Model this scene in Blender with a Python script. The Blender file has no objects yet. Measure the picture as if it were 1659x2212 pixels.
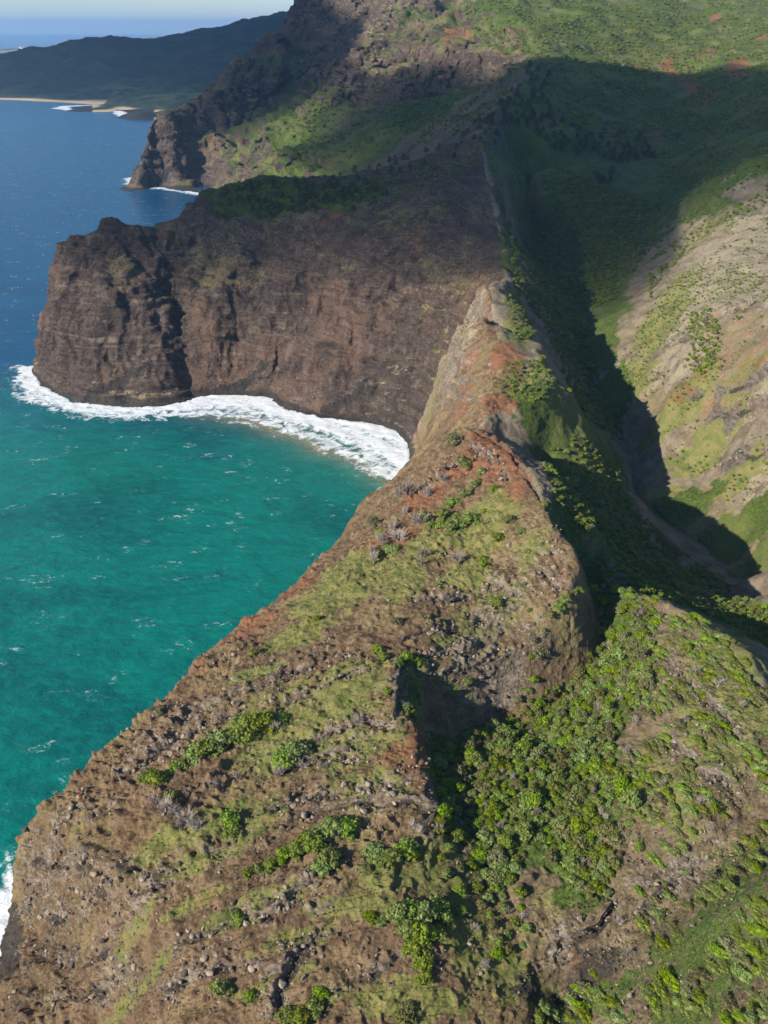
import bpy, math, random, time
import numpy as np, functools; print = functools.partial(print, flush=True)
T0 = time.time()
random.seed(7); RNG = np.random.default_rng(7)
scene = bpy.context.scene
R = math.radians
# ------------------------------------------------------------------ camera
H = 300.0                       # metres above the sea
PITCH = R(24.8)
FP = 2262.0                     # focal length in units of a 1659 x 2212 picture
CX, CY = 829.5, 1106.0
cam = bpy.data.cameras.new('camera'); camo = bpy.data.objects.new('camera', cam)
scene.collection.objects.link(camo); scene.camera = camo
camo.location = (0, 0, H); camo.rotation_euler = (math.pi/2 - PITCH, 0, 0)
cam.sensor_fit = 'VERTICAL'; cam.sensor_height = 44.0; cam.lens = 44.0*FP/2212
cam.clip_start = 1.0; cam.clip_end = 200000
# ------------------------------------------------------------------ world, sun, exposure
SUN_EL, SUN_AZ = R(26), R(38)   # shadows fall towards (cos AZ, sin AZ): right and away
world = bpy.data.worlds.new('World'); scene.world = world; world.use_nodes = True
wn = world.node_tree.nodes; wl = world.node_tree.links; wn.clear()
sky = wn.new('ShaderNodeTexSky'); sky.sky_type = 'NISHITA'; sky.sun_disc = False
to_sun = (-math.cos(SUN_AZ)*math.cos(SUN_EL), -math.sin(SUN_AZ)*math.cos(SUN_EL), math.sin(SUN_EL))
sky.sun_elevation = SUN_EL; sky.altitude = 300; sky.dust_density = .1; sky.ozone_density = 6; sky.air_density = 1.0
sky.sun_rotation = math.atan2(to_sun[0], to_sun[1])   # clockwise from +Y
bg = wn.new('ShaderNodeBackground'); bg.inputs['Strength'].default_value = 0.095
wo = wn.new('ShaderNodeOutputWorld')
wl.new(sky.outputs[0], bg.inputs[0]); wl.new(bg.outputs[0], wo.inputs[0])
sun = bpy.data.lights.new('sun', 'SUN'); suno = bpy.data.objects.new('sun', sun)
scene.collection.objects.link(suno); sun.energy = 5.0; sun.angle = R(0.5); sun.color = (1.0, 0.93, 0.82)
from mathutils import Vector
suno.rotation_euler = Vector(to_sun).to_track_quat('Z', 'Y').to_euler()
vs = scene.view_settings; vs.view_transform = 'Standard'; vs.look = 'None'; vs.exposure = 0.74; vs.gamma = 1.0
scene.cycles.use_denoising = True; scene.cycles.volume_bounces = 1
scene.cycles.max_bounces = 5; scene.cycles.diffuse_bounces = 3; scene.cycles.glossy_bounces = 2; scene.cycles.transmission_bounces = 2
HAZE_DENSITY, HAZE_TOP = 0.5/13500, 640.0
# ------------------------------------------------------------------ picture <-> world
SP, CP = math.sin(PITCH), math.cos(PITCH)
def ray(u, v):
    u = np.asarray(u, float); v = np.asarray(v, float)
    dx = u-CX; dy = FP*CP+(CY-v)*SP; dz = -FP*SP+(CY-v)*CP
    return dx, dy, dz
def PZ(u, v, z):                # the point seen at (u, v) whose height is z
    dx, dy, dz = ray(u, v); t = (z-H)/dz
    return (float(dx*t), float(dy*t), float(z))
def PY(u, v, y):                # the point seen at (u, v) at distance y
    dx, dy, dz = ray(u, v); t = y/dy
    return (float(dx*t), float(y), float(H+dz*t))
def project(x, y, z):
    d = y*CP+(H-z)*SP; up = y*SP-(H-z)*CP
    d = np.where(d < 1, 1, d)
    return CX+x/d*FP, CY-up/d*FP, d
# ------------------------------------------------------------------ noise
def perlin(x, y, z, seed=0, step=32768):
    x, y, z = np.broadcast_arrays(np.asarray(x, np.float32), np.asarray(y, np.float32), np.asarray(z, np.float32)); shp = x.shape
    x, y, z = x.reshape(-1), y.reshape(-1), z.reshape(-1); out = np.empty(x.size, np.float32)
    for i in range(0, x.size, step): out[i:i+step] = perlin_block(x[i:i+step], y[i:i+step], z[i:i+step], seed)
    return out.reshape(shp) if shp else out[0]
def perlin_block(x, y, z, seed=0):
    x = np.asarray(x, np.float32); y = np.asarray(y, np.float32); z = np.asarray(z, np.float32)
    xi = np.floor(x).astype(np.int32); yi = np.floor(y).astype(np.int32); zi = np.floor(z).astype(np.int32)
    xf, yf, zf = x-xi, y-yi, z-zi
    u, v, w = [t*t*t*(t*(t*6-15)+10) for t in (xf, yf, zf)]
    def g(i, j, k):
        h = ((xi+i).astype(np.uint32)*np.uint32(374761393)+(yi+j).astype(np.uint32)*np.uint32(668265263)+(zi+k).astype(np.uint32)*np.uint32(2147483647-97)+np.uint32(seed*7919+13))
        h = (h ^ (h >> np.uint32(13)))*np.uint32(1274126177); h = h ^ (h >> np.uint32(16))
        gx = ((h & np.uint32(255)).astype(np.float32)/127.5-1); gy = (((h >> np.uint32(8)) & np.uint32(255)).astype(np.float32)/127.5-1); gz = (((h >> np.uint32(16)) & np.uint32(255)).astype(np.float32)/127.5-1)
        return gx*(xf-i)+gy*(yf-j)+gz*(zf-k)
    a = g(0, 0, 0); a += u*(g(1, 0, 0)-a); b = g(0, 1, 0); b += u*(g(1, 1, 0)-b); a += v*(b-a)
    c = g(0, 0, 1); c += u*(g(1, 0, 1)-c); d = g(0, 1, 1); d += u*(g(1, 1, 1)-d); c += v*(d-c)
    return a+w*(c-a)
def fbm(x, y, z, n=4, seed=0, gain=.5):
    r = 0; a = 1.0; f = 1.0
    for i in range(n):
        r = r+a*perlin(x*f, y*f, z*f, seed+i); a *= gain; f *= 2.03
    return r
def sst(a, b, x): t = np.clip((x-a)/(b-a), 0, 1); return t*t*(3-2*t)
def mixc(a, b, t): return a+(b-a)*t
# ------------------------------------------------------------------ relief: ridges, streams, shores
LINES = []
def LZ(*pts): LINES.append([PZ(*p) for p in pts])
def LY(*pts): LINES.append([PY(*p) for p in pts])
def LW(*pts): LINES.append([tuple(map(float, p)) for p in pts])
SHORE1 = [(-190,60,0),(-170,150,0),PZ(-90,2260,0),PZ(0,2095,0),PZ(20,2040,0),PZ(34,1985,0),PZ(40,1935,0)]
SHORE1 += [PZ(150,1800,0),PZ(300,1650,0),PZ(440,1520,0),PZ(560,1400,0),PZ(690,1290,0),PZ(790,1190,0),PZ(850,1100,0),PZ(884,1022,0),PZ(886,985,0),PZ(886,953,0)]
SHORE2 = [PZ(886,953,0),PZ(860,932,0),PZ(820,915,0),PZ(762,911,0),PZ(690,900,0),PZ(615,884,0),PZ(586,858,0),PZ(520,854,0),PZ(445,853,0),PZ(400,868,0),PZ(352,878,0),PZ(275,881,0),PZ(158,870,0),PZ(88,832,0),PZ(74,800,0)]
SHORE2 += [(-335,1000,0),(-330,1060,0),(-290,1110,0),(-230,1150,0),(-190,1300,0),(-180,1500,0),(-230,1750,0),(-330,2000,0),PZ(462,414,0),PZ(440,418,0),PZ(400,413,0),PZ(350,405,0),PZ(300,400,0),PZ(288,396,0),PZ(298,380,0),(-500,2420,0),(-470,2700,0),(-460,3000,0),(-460,3300,0)]
LINES.append(SHORE1); LINES.append(SHORE2)
def offset(line, d, z):
    a = np.array(line); t = np.gradient(a[:, :2], axis=0); n = np.stack([-t[:, 1], t[:, 0]], 1)
    n /= np.linalg.norm(n, axis=1, keepdims=True)+1e-9
    return [(float(p[0]+q[0]*d), float(p[1]+q[1]*d), z) for p, q in zip(a, n)]
LW((-900,0,-25),(-420,0,-25),(-400,300,-25),(-300,500,-25),(-180,700,-20),(-300,830,-25),(-450,900,-25),(-480,1100,-25),(-420,1300,-25),(-400,1600,-25),(-520,2000,-25),(-750,2150,-25),(-900,2600,-25),(-1100,3300,-25))
LINES.append(offset(SHORE1, 14, -9.0)); LINES.append(offset(SHORE2[:16], 14, -9.0)); LINES.append(offset(SHORE2[18:], 18, -9.0))
# the seaward edge of the near spur
LZ((0,2110,8),(24,2060,8),(34,2000,10),(30,1930,18),(27,1874,28),(30,1815,38),(38,1794,42),(50,1780,44),(89,1741,52),(138,1714,57),(171,1675,61),(221,1631,63),(277,1575,65),(343,1531,68),(387,1476,68),(454,1404,69),(540,1335,69),(613,1287,68),(663,1237,66),(690,1205,64),(754,1141,58),(781,1096,48),(822,1064,36),(850,1045,22),(880,1024,6))
# crest of the nearest spur, and the bluff below it on the right
LY((700,1340,358),(760,1370,345),(850,1440,315),(864,1520,296),(925,1640,272),(936,1700,262),(938,1770,250),(900,1830,243),(800,1850,240),(700,1880,235))
LY((760,1370,345),(800,1330,354),(900,1230,384),(1000,1130,418),(1060,1040,445),(1086,965,472))
# the crest that runs away from us
LY((884,1000,722),(905,965,690),(945,945,620),(984,934,550),(1004,930,535),(1086,965,472),(1117,1006,446),(1163,1057,416),(1178,1093,399),(1219,1154,377),(1250,1169,370),(1256,1200,367))
CREST = LINES[-1][4:]; LW(*[(p[0]+22, p[1]+8, p[2]-13) for p in CREST[:5]]); LW(*[(p[0]+48, p[1]+16, p[2]-42) for p in CREST[:4]])
LZ((1004,930,99),(1056,908,104),(1045,873,107),(1062,820,111),(1076,729,118),(1050,678,124),(1056,612,131),(1089,606,129))
LZ((1076,729,118),(1112,765,115),(1168,780,114),(1194,811,113),(1196,840,111),(1168,880,106),(1096,893,104),(1045,873,107))
LZ((1096,622,127),(1112,647,120),(1150,720,110),(1168,780,112)); LW(*[(p[0]+26, p[1]+8, p[2]-36) for p in LINES[-1]]); LW(*[(p[0]+26, p[1]+4, p[2]-36) for p in LINES[-3][2:5]])
LY((1060,615,790),(1089,600,840),(1084,520,930),(1064,450,1000),(1059,365,1105),(1039,305,1180))
# rocky slope below that crest and the bluff it ends in
LY((1250,1169,370),(1190,1200,370),(1100,1200,382),(1000,1200,394))
LY((1256,1200,366),(1251,1230,362),(1251,1256,358),(1219,1299,350),(1159,1343,345),(1137,1408,338),(1121,1490,332),(1083,1555,327))
LY((1100,1350,350),(1000,1350,350),(900,1340,345))
LY((1137,1408,338),(1080,1430,333),(1000,1440,329),(940,1440,326),(900,1400,331))
LY((1083,1555,327),(1050,1500,328),(1000,1500,322),(950,1500,320))
LINES.append([(91,382,79),(89,364,75),(85,350,70),(76,342,66),(67,333,63),(58,324,62),(45,320,63),(29,311,69),PZ(955,1580,74),PZ(950,1660,76),PZ(958,1730,74),PZ(985,1800,71),PZ(1060,1900,68),PZ(1120,2060,61),PZ(1150,2212,54),PZ(1150,2500,38),PZ(1150,2900,28)])
LY((905,1500,311),(915,1560,303),(930,1600,297))
# interior of the near spur
LZ((89,1741,52),(200,1850,56),(330,1960,60),(420,2080,58),(440,2212,52),(460,2500,36))
LZ((30,1900,20),(100,2000,24),(150,2100,24),(200,2212,22),(220,2500,12))
LZ((330,1700,71),(480,1560,77),(640,1440,84),(720,1395,87))
LZ((330,1700,74),(420,1820,71),(560,1900,71),(700,1880,76))
LZ((560,1900,71),(640,2040,67),(720,2212,60),(760,2600,40))
LZ((800,1850,79),(860,1980,73),(940,2100,66),(980,2212,59),(1000,2600,38))
LZ((540,1335,69),(640,1330,80),(760,1230,87),(880,1100,92),(950,1000,94))
# right hand hillside above the gully
LZ((1250,1285,77),(1275,1290,81),(1340,1290,90),(1400,1300,94),(1480,1335,99),(1580,1400,104),(1640,1490,106),(1700,1560,108),(1800,1650,112))
LZ((1400,1300,94),(1420,1450,96),(1400,1700,86),(1330,1860,76),(1250,1960,70))
LZ((1580,1400,104),(1560,1550,104),(1560,1680,101),(1480,1800,92))
LZ((1850,1600,112),(1659,1755,96),(1580,1830,88),(1500,1890,80),(1420,1960,72),(1330,2060,62),(1250,2150,52),(1180,2230,44),(1150,2500,30))
LZ((1850,1800,125),(1659,1900,108),(1520,2000,90),(1420,2110,74),(1330,2212,64),(1300,2500,52))
LZ((1850,2100,125),(1659,2212,108),(1600,2600,85))
LW((900,100,210),(420,100,160),(420,180,150),(400,290,115))
# the valley: stream, flanks
LZ((1424,345,140),(1410,460,112),(1404,550,94),(1340,640,77),(1250,710,63),(1265,790,52),(1320,900,41),(1362,980,34),(1360,1060,29),(1450,1150,22),(1560,1210,22),(1659,1290,24),(1850,1360,26),(2200,1600,28))
LZ((1330,1255,62),(1420,1275,62),(1520,1310,62),(1659,1395,60),(1850,1480,62),(2200,1700,65)); LZ((1380,1215,40),(1450,1235,37),(1520,1262,35),(1659,1330,34),(1850,1420,36),(2200,1600,36))
LZ((1150,500,92),(1200,600,78),(1250,710,64))
LZ((1110,420,115),(1150,500,92),(1130,600,80))
LZ((1659,480,150),(1560,600,128),(1500,720,108),(1450,850,80),(1420,930,56),(1395,985,40))
LZ((1850,480,190),(1740,700,140),(1659,860,100),(1580,980,60),(1500,1080,28))
LZ((1900,860,160),(1780,1010,104),(1659,1130,48))
LZ((1519,540,125),(1410,640,92))
LZ((1659,300,205),(1560,380,170),(1480,420,140),(1424,470,118))
LY((1659,-40,2700),(1659,0,2500),(1659,150,1850),(1659,300,1150))
LY((1424,345,1473),(1440,250,1700),(1480,150,2000),(1500,60,2400),(1520,-30,2800))
LY((1300,-30,2800),(1300,60,2300),(1320,160,1900),(1330,250,1650),(1340,300,1500))
LY((1039,305,1180),(1080,230,1400),(1130,190,1550),(1160,118,1900),(1130,60,2200),(1100,-20,2600))
LY((1130,190,1550),(1190,230,1450),(1260,290,1380),(1330,312,1420),(1424,345,1473))
LY((1059,365,1105),(1110,370,1200),(1200,360,1280),(1300,400,1250),(1400,460,1180))
LW((1300,900,260),(1300,1800,330),(1300,3200,480),(600,3200,430))
# headland and its cliff
LY((84,770,958),(82,701,965),(100,655,975),(111,649,978),(112,590,985),(141,520,992),(193,496,1000),(231,470,1000),(246,466,1000),(267,479,1000),(316,491,1005),(375,482,1020),(410,458,1040),(434,432,1060),(480,396,1095),(560,378,1110),(700,382,1130),(830,362,1160),(919,346,1165),(1039,305,1180))
LY((246,466,1000),(234,543,975),(293,596,955),(299,637,940),(340,737,912),(362,795,898),(358,850,886))
LY((158,866,889),(145,760,912),(130,660,945),(150,560,975),(193,496,1000))
LY((275,878,879),(255,760,902),(230,650,928),(234,543,975))
LY((316,491,1005),(345,600,972),(378,700,945),(397,790,915),(410,858,897))
LY((445,850,897),(440,780,912),(430,700,930),(470,620,950),(520,560,985),(500,470,1050),(480,396,1095))
LY((520,852,900),(530,780,914),(545,690,938),(562,600,972),(580,520,1020),(560,378,1110))
LY((586,855,893),(575,780,905),(600,700,925),(640,600,950),(680,500,1000),(700,430,1060),(700,382,1130))
LY((690,898,838),(720,780,862),(760,680,890),(790,580,925),(820,480,985),(830,420,1050),(830,362,1160))
LY((820,913,822),(850,800,842),(880,700,868),(910,600,900),(940,500,950),(960,430,1010),(919,346,1165))
LY((884,948,783),(895,860,790),(915,790,800),(960,680,820),(1000,640,815),(1056,612,780))
LY((940,780,792),(1000,760,740),(1076,729,700))
LZ((905,965,25),(925,900,42),(916,850,55),(950,800,78),(966,760,92),(955,722,103),(985,690,112),(1015,668,119),(1050,678,124)); LZ((966,760,92),(1020,770,104),(1062,800,110)); LZ((925,900,42),(980,880,80),(1045,873,107))
# slope, promontory and crags beyond
WIDE = len(LINES)
LY((440,413,2265),(560,362,2120),(700,330,1950),(800,292,1850),(900,268,1780),(980,255,1680),(1040,262,1480))
LW((-180,1500,0),(-60,1500,60),(60,1500,120),(140,1480,190))
LY((440,410,2275),(420,375,2290),(400,330,2310),(390,300,2330),(400,232,2400))
LY((300,398,2235),(302,325,2260),(320,280,2290),(330,255,2300),(360,248,2310),(372,262,2330),(382,250,2360),(400,232,2400),(450,212,2450),(480,205,2480),(495,175,2560),(505,140,2620),(525,130,2630),(542,139,2640),(552,136,2700),(565,123,2750),(566,95,2780),(578,85,2790),(600,82,2800),(620,92,2820),(631,96,2850),(633,68,2880),(645,25,2920),(662,-4,2960),(760,-60,3000),(880,-80,3000),(1100,-70,2900))
LY((302,325,2260),(400,320,2320),(500,290,2400),(560,240,2480),(600,200,2550),(660,180,2620),(700,120,2760),(720,40,2880))
LY((560,362,2120),(600,320,2160),(640,290,2200),(690,262,2240),(735,240,2260),(752,185,2330),(752,150,2360),(770,115,2420),(829,70,2500),(880,0,2640),(900,-30,2700))
LY((640,300,2195),(640,255,2330),(650,215,2500))
LY((735,240,2260),(790,232,2240),(850,235,2180),(920,232,2100),(1000,215,1980),(1070,185,1850),(1120,165,1760))
LY((752,150,2360),(780,170,2350),(829,165,2340),(880,150,2330),(930,140,2280),(980,130,2200),(1040,120,2080),(1100,118,1990),(1150,116,1920))
LY((770,115,2420),(829,95,2440),(900,92,2420),(960,95,2350),(1000,98,2280),(1060,80,2240),(1130,60,2200)); LY((880,0,2640),(940,40,2560),(1000,60,2450))
XMIN, XMAX, YMIN, YMAX, CELL = -1100.0, 1300.0, 0.0, 3300.0, 2.0
def solve(lines, x0, x1, y0, y1, levels, iters, wide=10**6, width=7.0):
    Z = None; pts = []
    lines = list(lines)+[[(p[0]+ox, p[1]+oy, p[2]) for p in ln] for ln in lines[wide:] for ox, oy in ((-width, 0), (width, 0), (0, width), (0, -width))]
    for ln in lines:
        a = np.array(ln)
        for p, q in zip(a[:-1], a[1:]):
            n = max(2, int(np.linalg.norm(q[:2]-p[:2])/(levels[-1]*.5))+1)
            t = np.linspace(0, 1, n)[:, None]; pts.append(p+(q-p)*t)
    pts = np.concatenate(pts)
    for c, ni in zip(levels, iters):
        nx = int(round((x1-x0)/c))+1; ny = int(round((y1-y0)/c))+1
        ix = np.rint((pts[:, 0]-x0)/c).astype(int); iy = np.rint((pts[:, 1]-y0)/c).astype(int)
        ok = (ix >= 0) & (ix < nx) & (iy >= 0) & (iy < ny)
        k = iy[ok]*nx+ix[ok]
        cnt = np.bincount(k, minlength=nx*ny); s = np.bincount(k, weights=pts[ok, 2], minlength=nx*ny)
        m = (cnt > 0).reshape(ny, nx); val = (s/np.maximum(cnt, 1)).reshape(ny, nx)
        if Z is None: Z = np.full((ny, nx), float(val[m].mean()))
        else:
            gy = np.linspace(0, Z.shape[0]-1, ny); gx = np.linspace(0, Z.shape[1]-1, nx)
            yi = np.minimum(gy.astype(int), Z.shape[0]-2); xi = np.minimum(gx.astype(int), Z.shape[1]-2)
            fy = (gy-yi)[:, None]; fx = (gx-xi)[None, :]
            Z = (Z[yi][:, xi]*(1-fx)+Z[yi][:, xi+1]*fx)*(1-fy)+(Z[yi+1][:, xi]*(1-fx)+Z[yi+1][:, xi+1]*fx)*fy
        Z = Z.astype(np.float32); Z[m] = val[m]
        for it in range(ni):
            E = np.pad(Z, 1, mode='edge')
            Z = 0.25*(E[:-2, 1:-1]+E[2:, 1:-1]+E[1:-1, :-2]+E[1:-1, 2:])
            if c > levels[-1] or it < ni-2: Z[m] = val[m]
    return Z
ZR = solve(LINES, XMIN, XMAX, YMIN, YMAX, [48, 24, 12, 6, 4, 2], [500, 200, 100, 60, 30, 20], WIDE); NYR, NXR = ZR.shape
def box_blur(A, r, n=3):
    for _ in range(n):
        for ax in (0, 1):
            pd = [(0, 0), (0, 0)]; pd[ax] = (r+1, r); c = np.cumsum(np.pad(A, pd, mode='edge').astype(np.float64), axis=ax)
            A = ((c[2*r+1:] - c[:-2*r-1]) if ax == 0 else (c[:, 2*r+1:]-c[:, :-2*r-1]))/(2*r+1)
    return A.astype(np.float32)
_gx, _gy = np.meshgrid(XMIN+CELL*np.arange(NXR), YMIN+CELL*np.arange(NYR))
_w = np.clip((_gy-1150)/250, 0, 1)*np.clip((_gx-.115*_gy-60)/90, 0, 1)
_w2 = np.clip((_gx-170)/60, 0, 1)*np.clip((_gy-420)/60, 0, 1)*.9
ZR = ZR+(box_blur(ZR, 18)-ZR)*_w+(box_blur(ZR, 5)-ZR)*_w2*(1-_w)
def bspl(f):
    return (1-f)**3/6, (3*f**3-6*f*f+4)/6, (-3*f**3+3*f*f+3*f+1)/6, f**3/6
def sample(A, x, y, c=CELL, ox=XMIN, oy=YMIN):   # smooth (cubic) look-up in a raster
    ny, nx = A.shape
    gx = np.clip((np.asarray(x, np.float32)-ox)/c, 1, nx-3.01); gy = np.clip((np.asarray(y, np.float32)-oy)/c, 1, ny-3.01)
    x0 = gx.astype(np.int32); y0 = gy.astype(np.int32); wx = bspl(gx-x0); wy = bspl(gy-y0)
    f = A.ravel(); k = (y0-1)*nx+x0-1; r = 0
    for j in range(4):
        kk = k+j*nx
        r = r+wy[j]*(f[kk]*wx[0]+f[kk+1]*wx[1]+f[kk+2]*wx[2]+f[kk+3]*wx[3])
    return r
def height(x, y): return sample(ZR, x, y)
# no ridge or stream runs straight: bend the relief a little
_am = (1.0+6.0*sst(430, 640, _gy)+9*sst(1400, 2000, _gy)).astype(np.float32); _am *= 1-.8*sst(30, 6, ZR)
_wx = perlin(_gx/58, _gy/58, 0*_gx, 201)+.55*perlin(_gx/21, _gy/21, 0*_gx, 202)+.25*perlin(_gx/9, _gy/9, 0*_gx, 203); _wy = perlin(_gx/58, _gy/58, 0*_gx, 204)+.55*perlin(_gx/21, _gy/21, 0*_gx, 205)+.25*perlin(_gx/9, _gy/9, 0*_gx, 206)
ZR = sample(ZR, (_gx+1.5*_am*_wx).ravel(), (_gy+1.5*_am*_wy).ravel()).reshape(ZR.shape).astype(np.float32)
def gradient(x, y, e=3.0):
    return (height(x+e, y)-height(x-e, y))/(2*e), (height(x, y+e)-height(x, y-e))/(2*e)
GY, GX = np.gradient(ZR, CELL); GX, GY = GX.astype(np.float32), GY.astype(np.float32)
def height_fast(x, y):
    ix = np.clip((x-XMIN)/CELL+.5, 0, NXR-1).astype(np.int32); iy = np.clip((y-YMIN)/CELL+.5, 0, NYR-1).astype(np.int32)
    return ZR[iy, ix]
def hit(u, v, n=1000):      # where the sight line through (u, v) meets the ground
    u = np.atleast_1d(np.asarray(u, float)); v = np.atleast_1d(np.asarray(v, float)); ys = np.geomspace(90, 3280, n)
    out = np.full((len(u), 3), np.nan)
    for c in range(0, len(u), 2000):
        dx, dy, dz = ray(u[c:c+2000], v[c:c+2000])
        t = ys[None, :]/dy[:, None]; X = dx[:, None]*t; ZZ = H+dz[:, None]*t
        below = ZZ <= np.maximum(height_fast(X, ys[None, :]+0*X), 0); ok = below.any(1); i = below.argmax(1); r = np.arange(len(dx))
        out[c:c+2000][ok] = np.stack([X[r, i], ys[i], ZZ[r, i]], 1)[ok]
    return out
print('relief solved', round(time.time()-T0, 1))
# ------------------------------------------------------------------ meshes refined by distance
def refine(x0, x1, y0, y1, step, hfun, px, iters, zmin=None, wfun=None):
    nx = int((x1-x0)/step)+1; ny = int((y1-y0)/step)+1
    gx, gy = np.meshgrid(np.linspace(x0, x1, nx), np.linspace(y0, y1, ny))
    P = np.stack([gx.ravel(), gy.ravel()], 1)
    i = np.arange(nx*ny).reshape(ny, nx); a, b, c, d = i[:-1, :-1].ravel(), i[:-1, 1:].ravel(), i[1:, 1:].ravel(), i[1:, :-1].ravel()
    F = np.concatenate([np.stack([a, b, c], 1), np.stack([a, c, d], 1)])
    def info(p):
        z = hfun(p[:, 0], p[:, 1]); u, v, d = project(p[:, 0], p[:, 1], z)
        out = np.maximum(np.maximum(-u, u-1659)/1659, np.maximum(-v, v-2212)/2212); out = np.where(d < 40, 3.0, out)
        w = 1/np.clip(1+np.maximum(out-0.02, 0)*60, 1, 60)
        dist = np.sqrt(p[:, 0]**2+p[:, 1]**2+(H-z)**2)
        if zmin is not None:
            w = np.where(z < zmin, w/6, w)
            iy = np.clip((p[:, 1]-YMIN)/CELL, 0, NYR-1).astype(int); ix = np.clip((p[:, 0]-XMIN)/CELL, 0, NXR-1).astype(int)
            nv = GX[iy, ix]*p[:, 0]+GY[iy, ix]*p[:, 1]+(H-z)
            w = np.where(nv < -0.05*dist, w/3, w)
        if wfun is not None: w = w*wfun(p[:, 0], p[:, 1])
        k = 1024/2212
        return np.stack([p[:, 0], p[:, 1], z, u*k, v*k, d, dist/(FP*k), w], 1).astype(np.float32)
    I = info(P)
    for it in range(iters):
        e = np.stack([F, np.roll(F, -1, 1)], 2).reshape(-1, 2)
        lo = np.minimum(e[:, 0], e[:, 1]); hi = np.maximum(e[:, 0], e[:, 1])
        key = lo.astype(np.int64)*len(P)+hi
        order = np.argsort(key, kind='stable'); sk = key[order]
        first = np.empty(len(sk), bool); first[0] = True; first[1:] = sk[1:] != sk[:-1]
        inv = np.empty(len(sk), np.int32); inv[order] = np.cumsum(first)-1
        uk = sk[first]; A, B = lo[order][first], hi[order][first]
        p, q = I[A], I[B]
        dd = p[:, :3]-q[:, :3]; L = np.sqrt((dd*dd).sum(1)); ds = (p[:, 6]+q[:, 6])*.5
        s = np.clip(np.hypot(p[:, 3]-q[:, 3], p[:, 4]-q[:, 4]), 0.4*L/ds, 1.3*L/ds)
        s = np.where((p[:, 5] < 40) | (q[:, 5] < 40), L/np.maximum(ds, .06), s)*np.maximum(p[:, 7], q[:, 7])
        mk = s > px
        if mk.sum() < 0.004*len(uk): break
        mf = mk[inv].reshape(-1, 3)
        l3 = L[inv].reshape(-1, 3); big = np.argmax(l3, 1); anym = mf.any(1)
        # keep triangles well shaped: mark the longest edge of any marked triangle
        ids = inv.reshape(-1, 3)[np.arange(len(F)), big][anym]; mk[ids] = True; mf = mk[inv].reshape(-1, 3)
        new = np.full(len(uk), -1); new[mk] = len(P)+np.arange(mk.sum())
        nm = (P[A[mk]]+P[B[mk]])/2
        P = np.concatenate([P, nm]); I = np.concatenate([I, info(nm)])
        E = new[inv].reshape(-1, 3); cnt = mf.sum(1); res = [F[cnt == 0]]
        g = F[cnt == 3]; h = E[cnt == 3]
        res += [np.stack([g[:, 0], h[:, 0], h[:, 2]], 1), np.stack([h[:, 0], g[:, 1], h[:, 1]], 1), np.stack([h[:, 2], h[:, 1], g[:, 2]], 1), h.copy()]
        for s0 in range(3):
            r = (cnt == 1) & (mf[:, s0])
            g = np.roll(F[r], -s0, 1); h = E[r][:, s0]
            res += [np.stack([g[:, 0], h, g[:, 2]], 1), np.stack([h, g[:, 1], g[:, 2]], 1)]
            r = (cnt == 2) & (~mf[:, s0])          # edge s0 is whole, the other two are split
            g = np.roll(F[r], -s0, 1); h = np.roll(E[r], -s0, 1)
            res += [np.stack([h[:, 2], h[:, 1], g[:, 2]], 1), np.stack([g[:, 0], g[:, 1], h[:, 1]], 1), np.stack([g[:, 0], h[:, 1], h[:, 2]], 1)]
        F = np.concatenate(res)
    return P, I[:, 2], F
def make_mesh(name, V, F, mat, smooth=True):
    me = bpy.data.meshes.new(name)
    me.vertices.add(len(V)); me.vertices.foreach_set('co', np.ascontiguousarray(V, np.float32).ravel())
    me.loops.add(len(F)*3); me.loops.foreach_set('vertex_index', np.ascontiguousarray(F, np.int32).ravel())
    me.polygons.add(len(F)); me.polygons.foreach_set('loop_start', np.arange(0, len(F)*3, 3, dtype=np.int32))
    me.polygons.foreach_set('use_smooth', np.full(len(F), smooth))
    me.update(calc_edges=True); me.validate()
    if mat: me.materials.append(mat)
    o = bpy.data.objects.new(name, me); scene.collection.objects.link(o)
    return o
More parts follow.
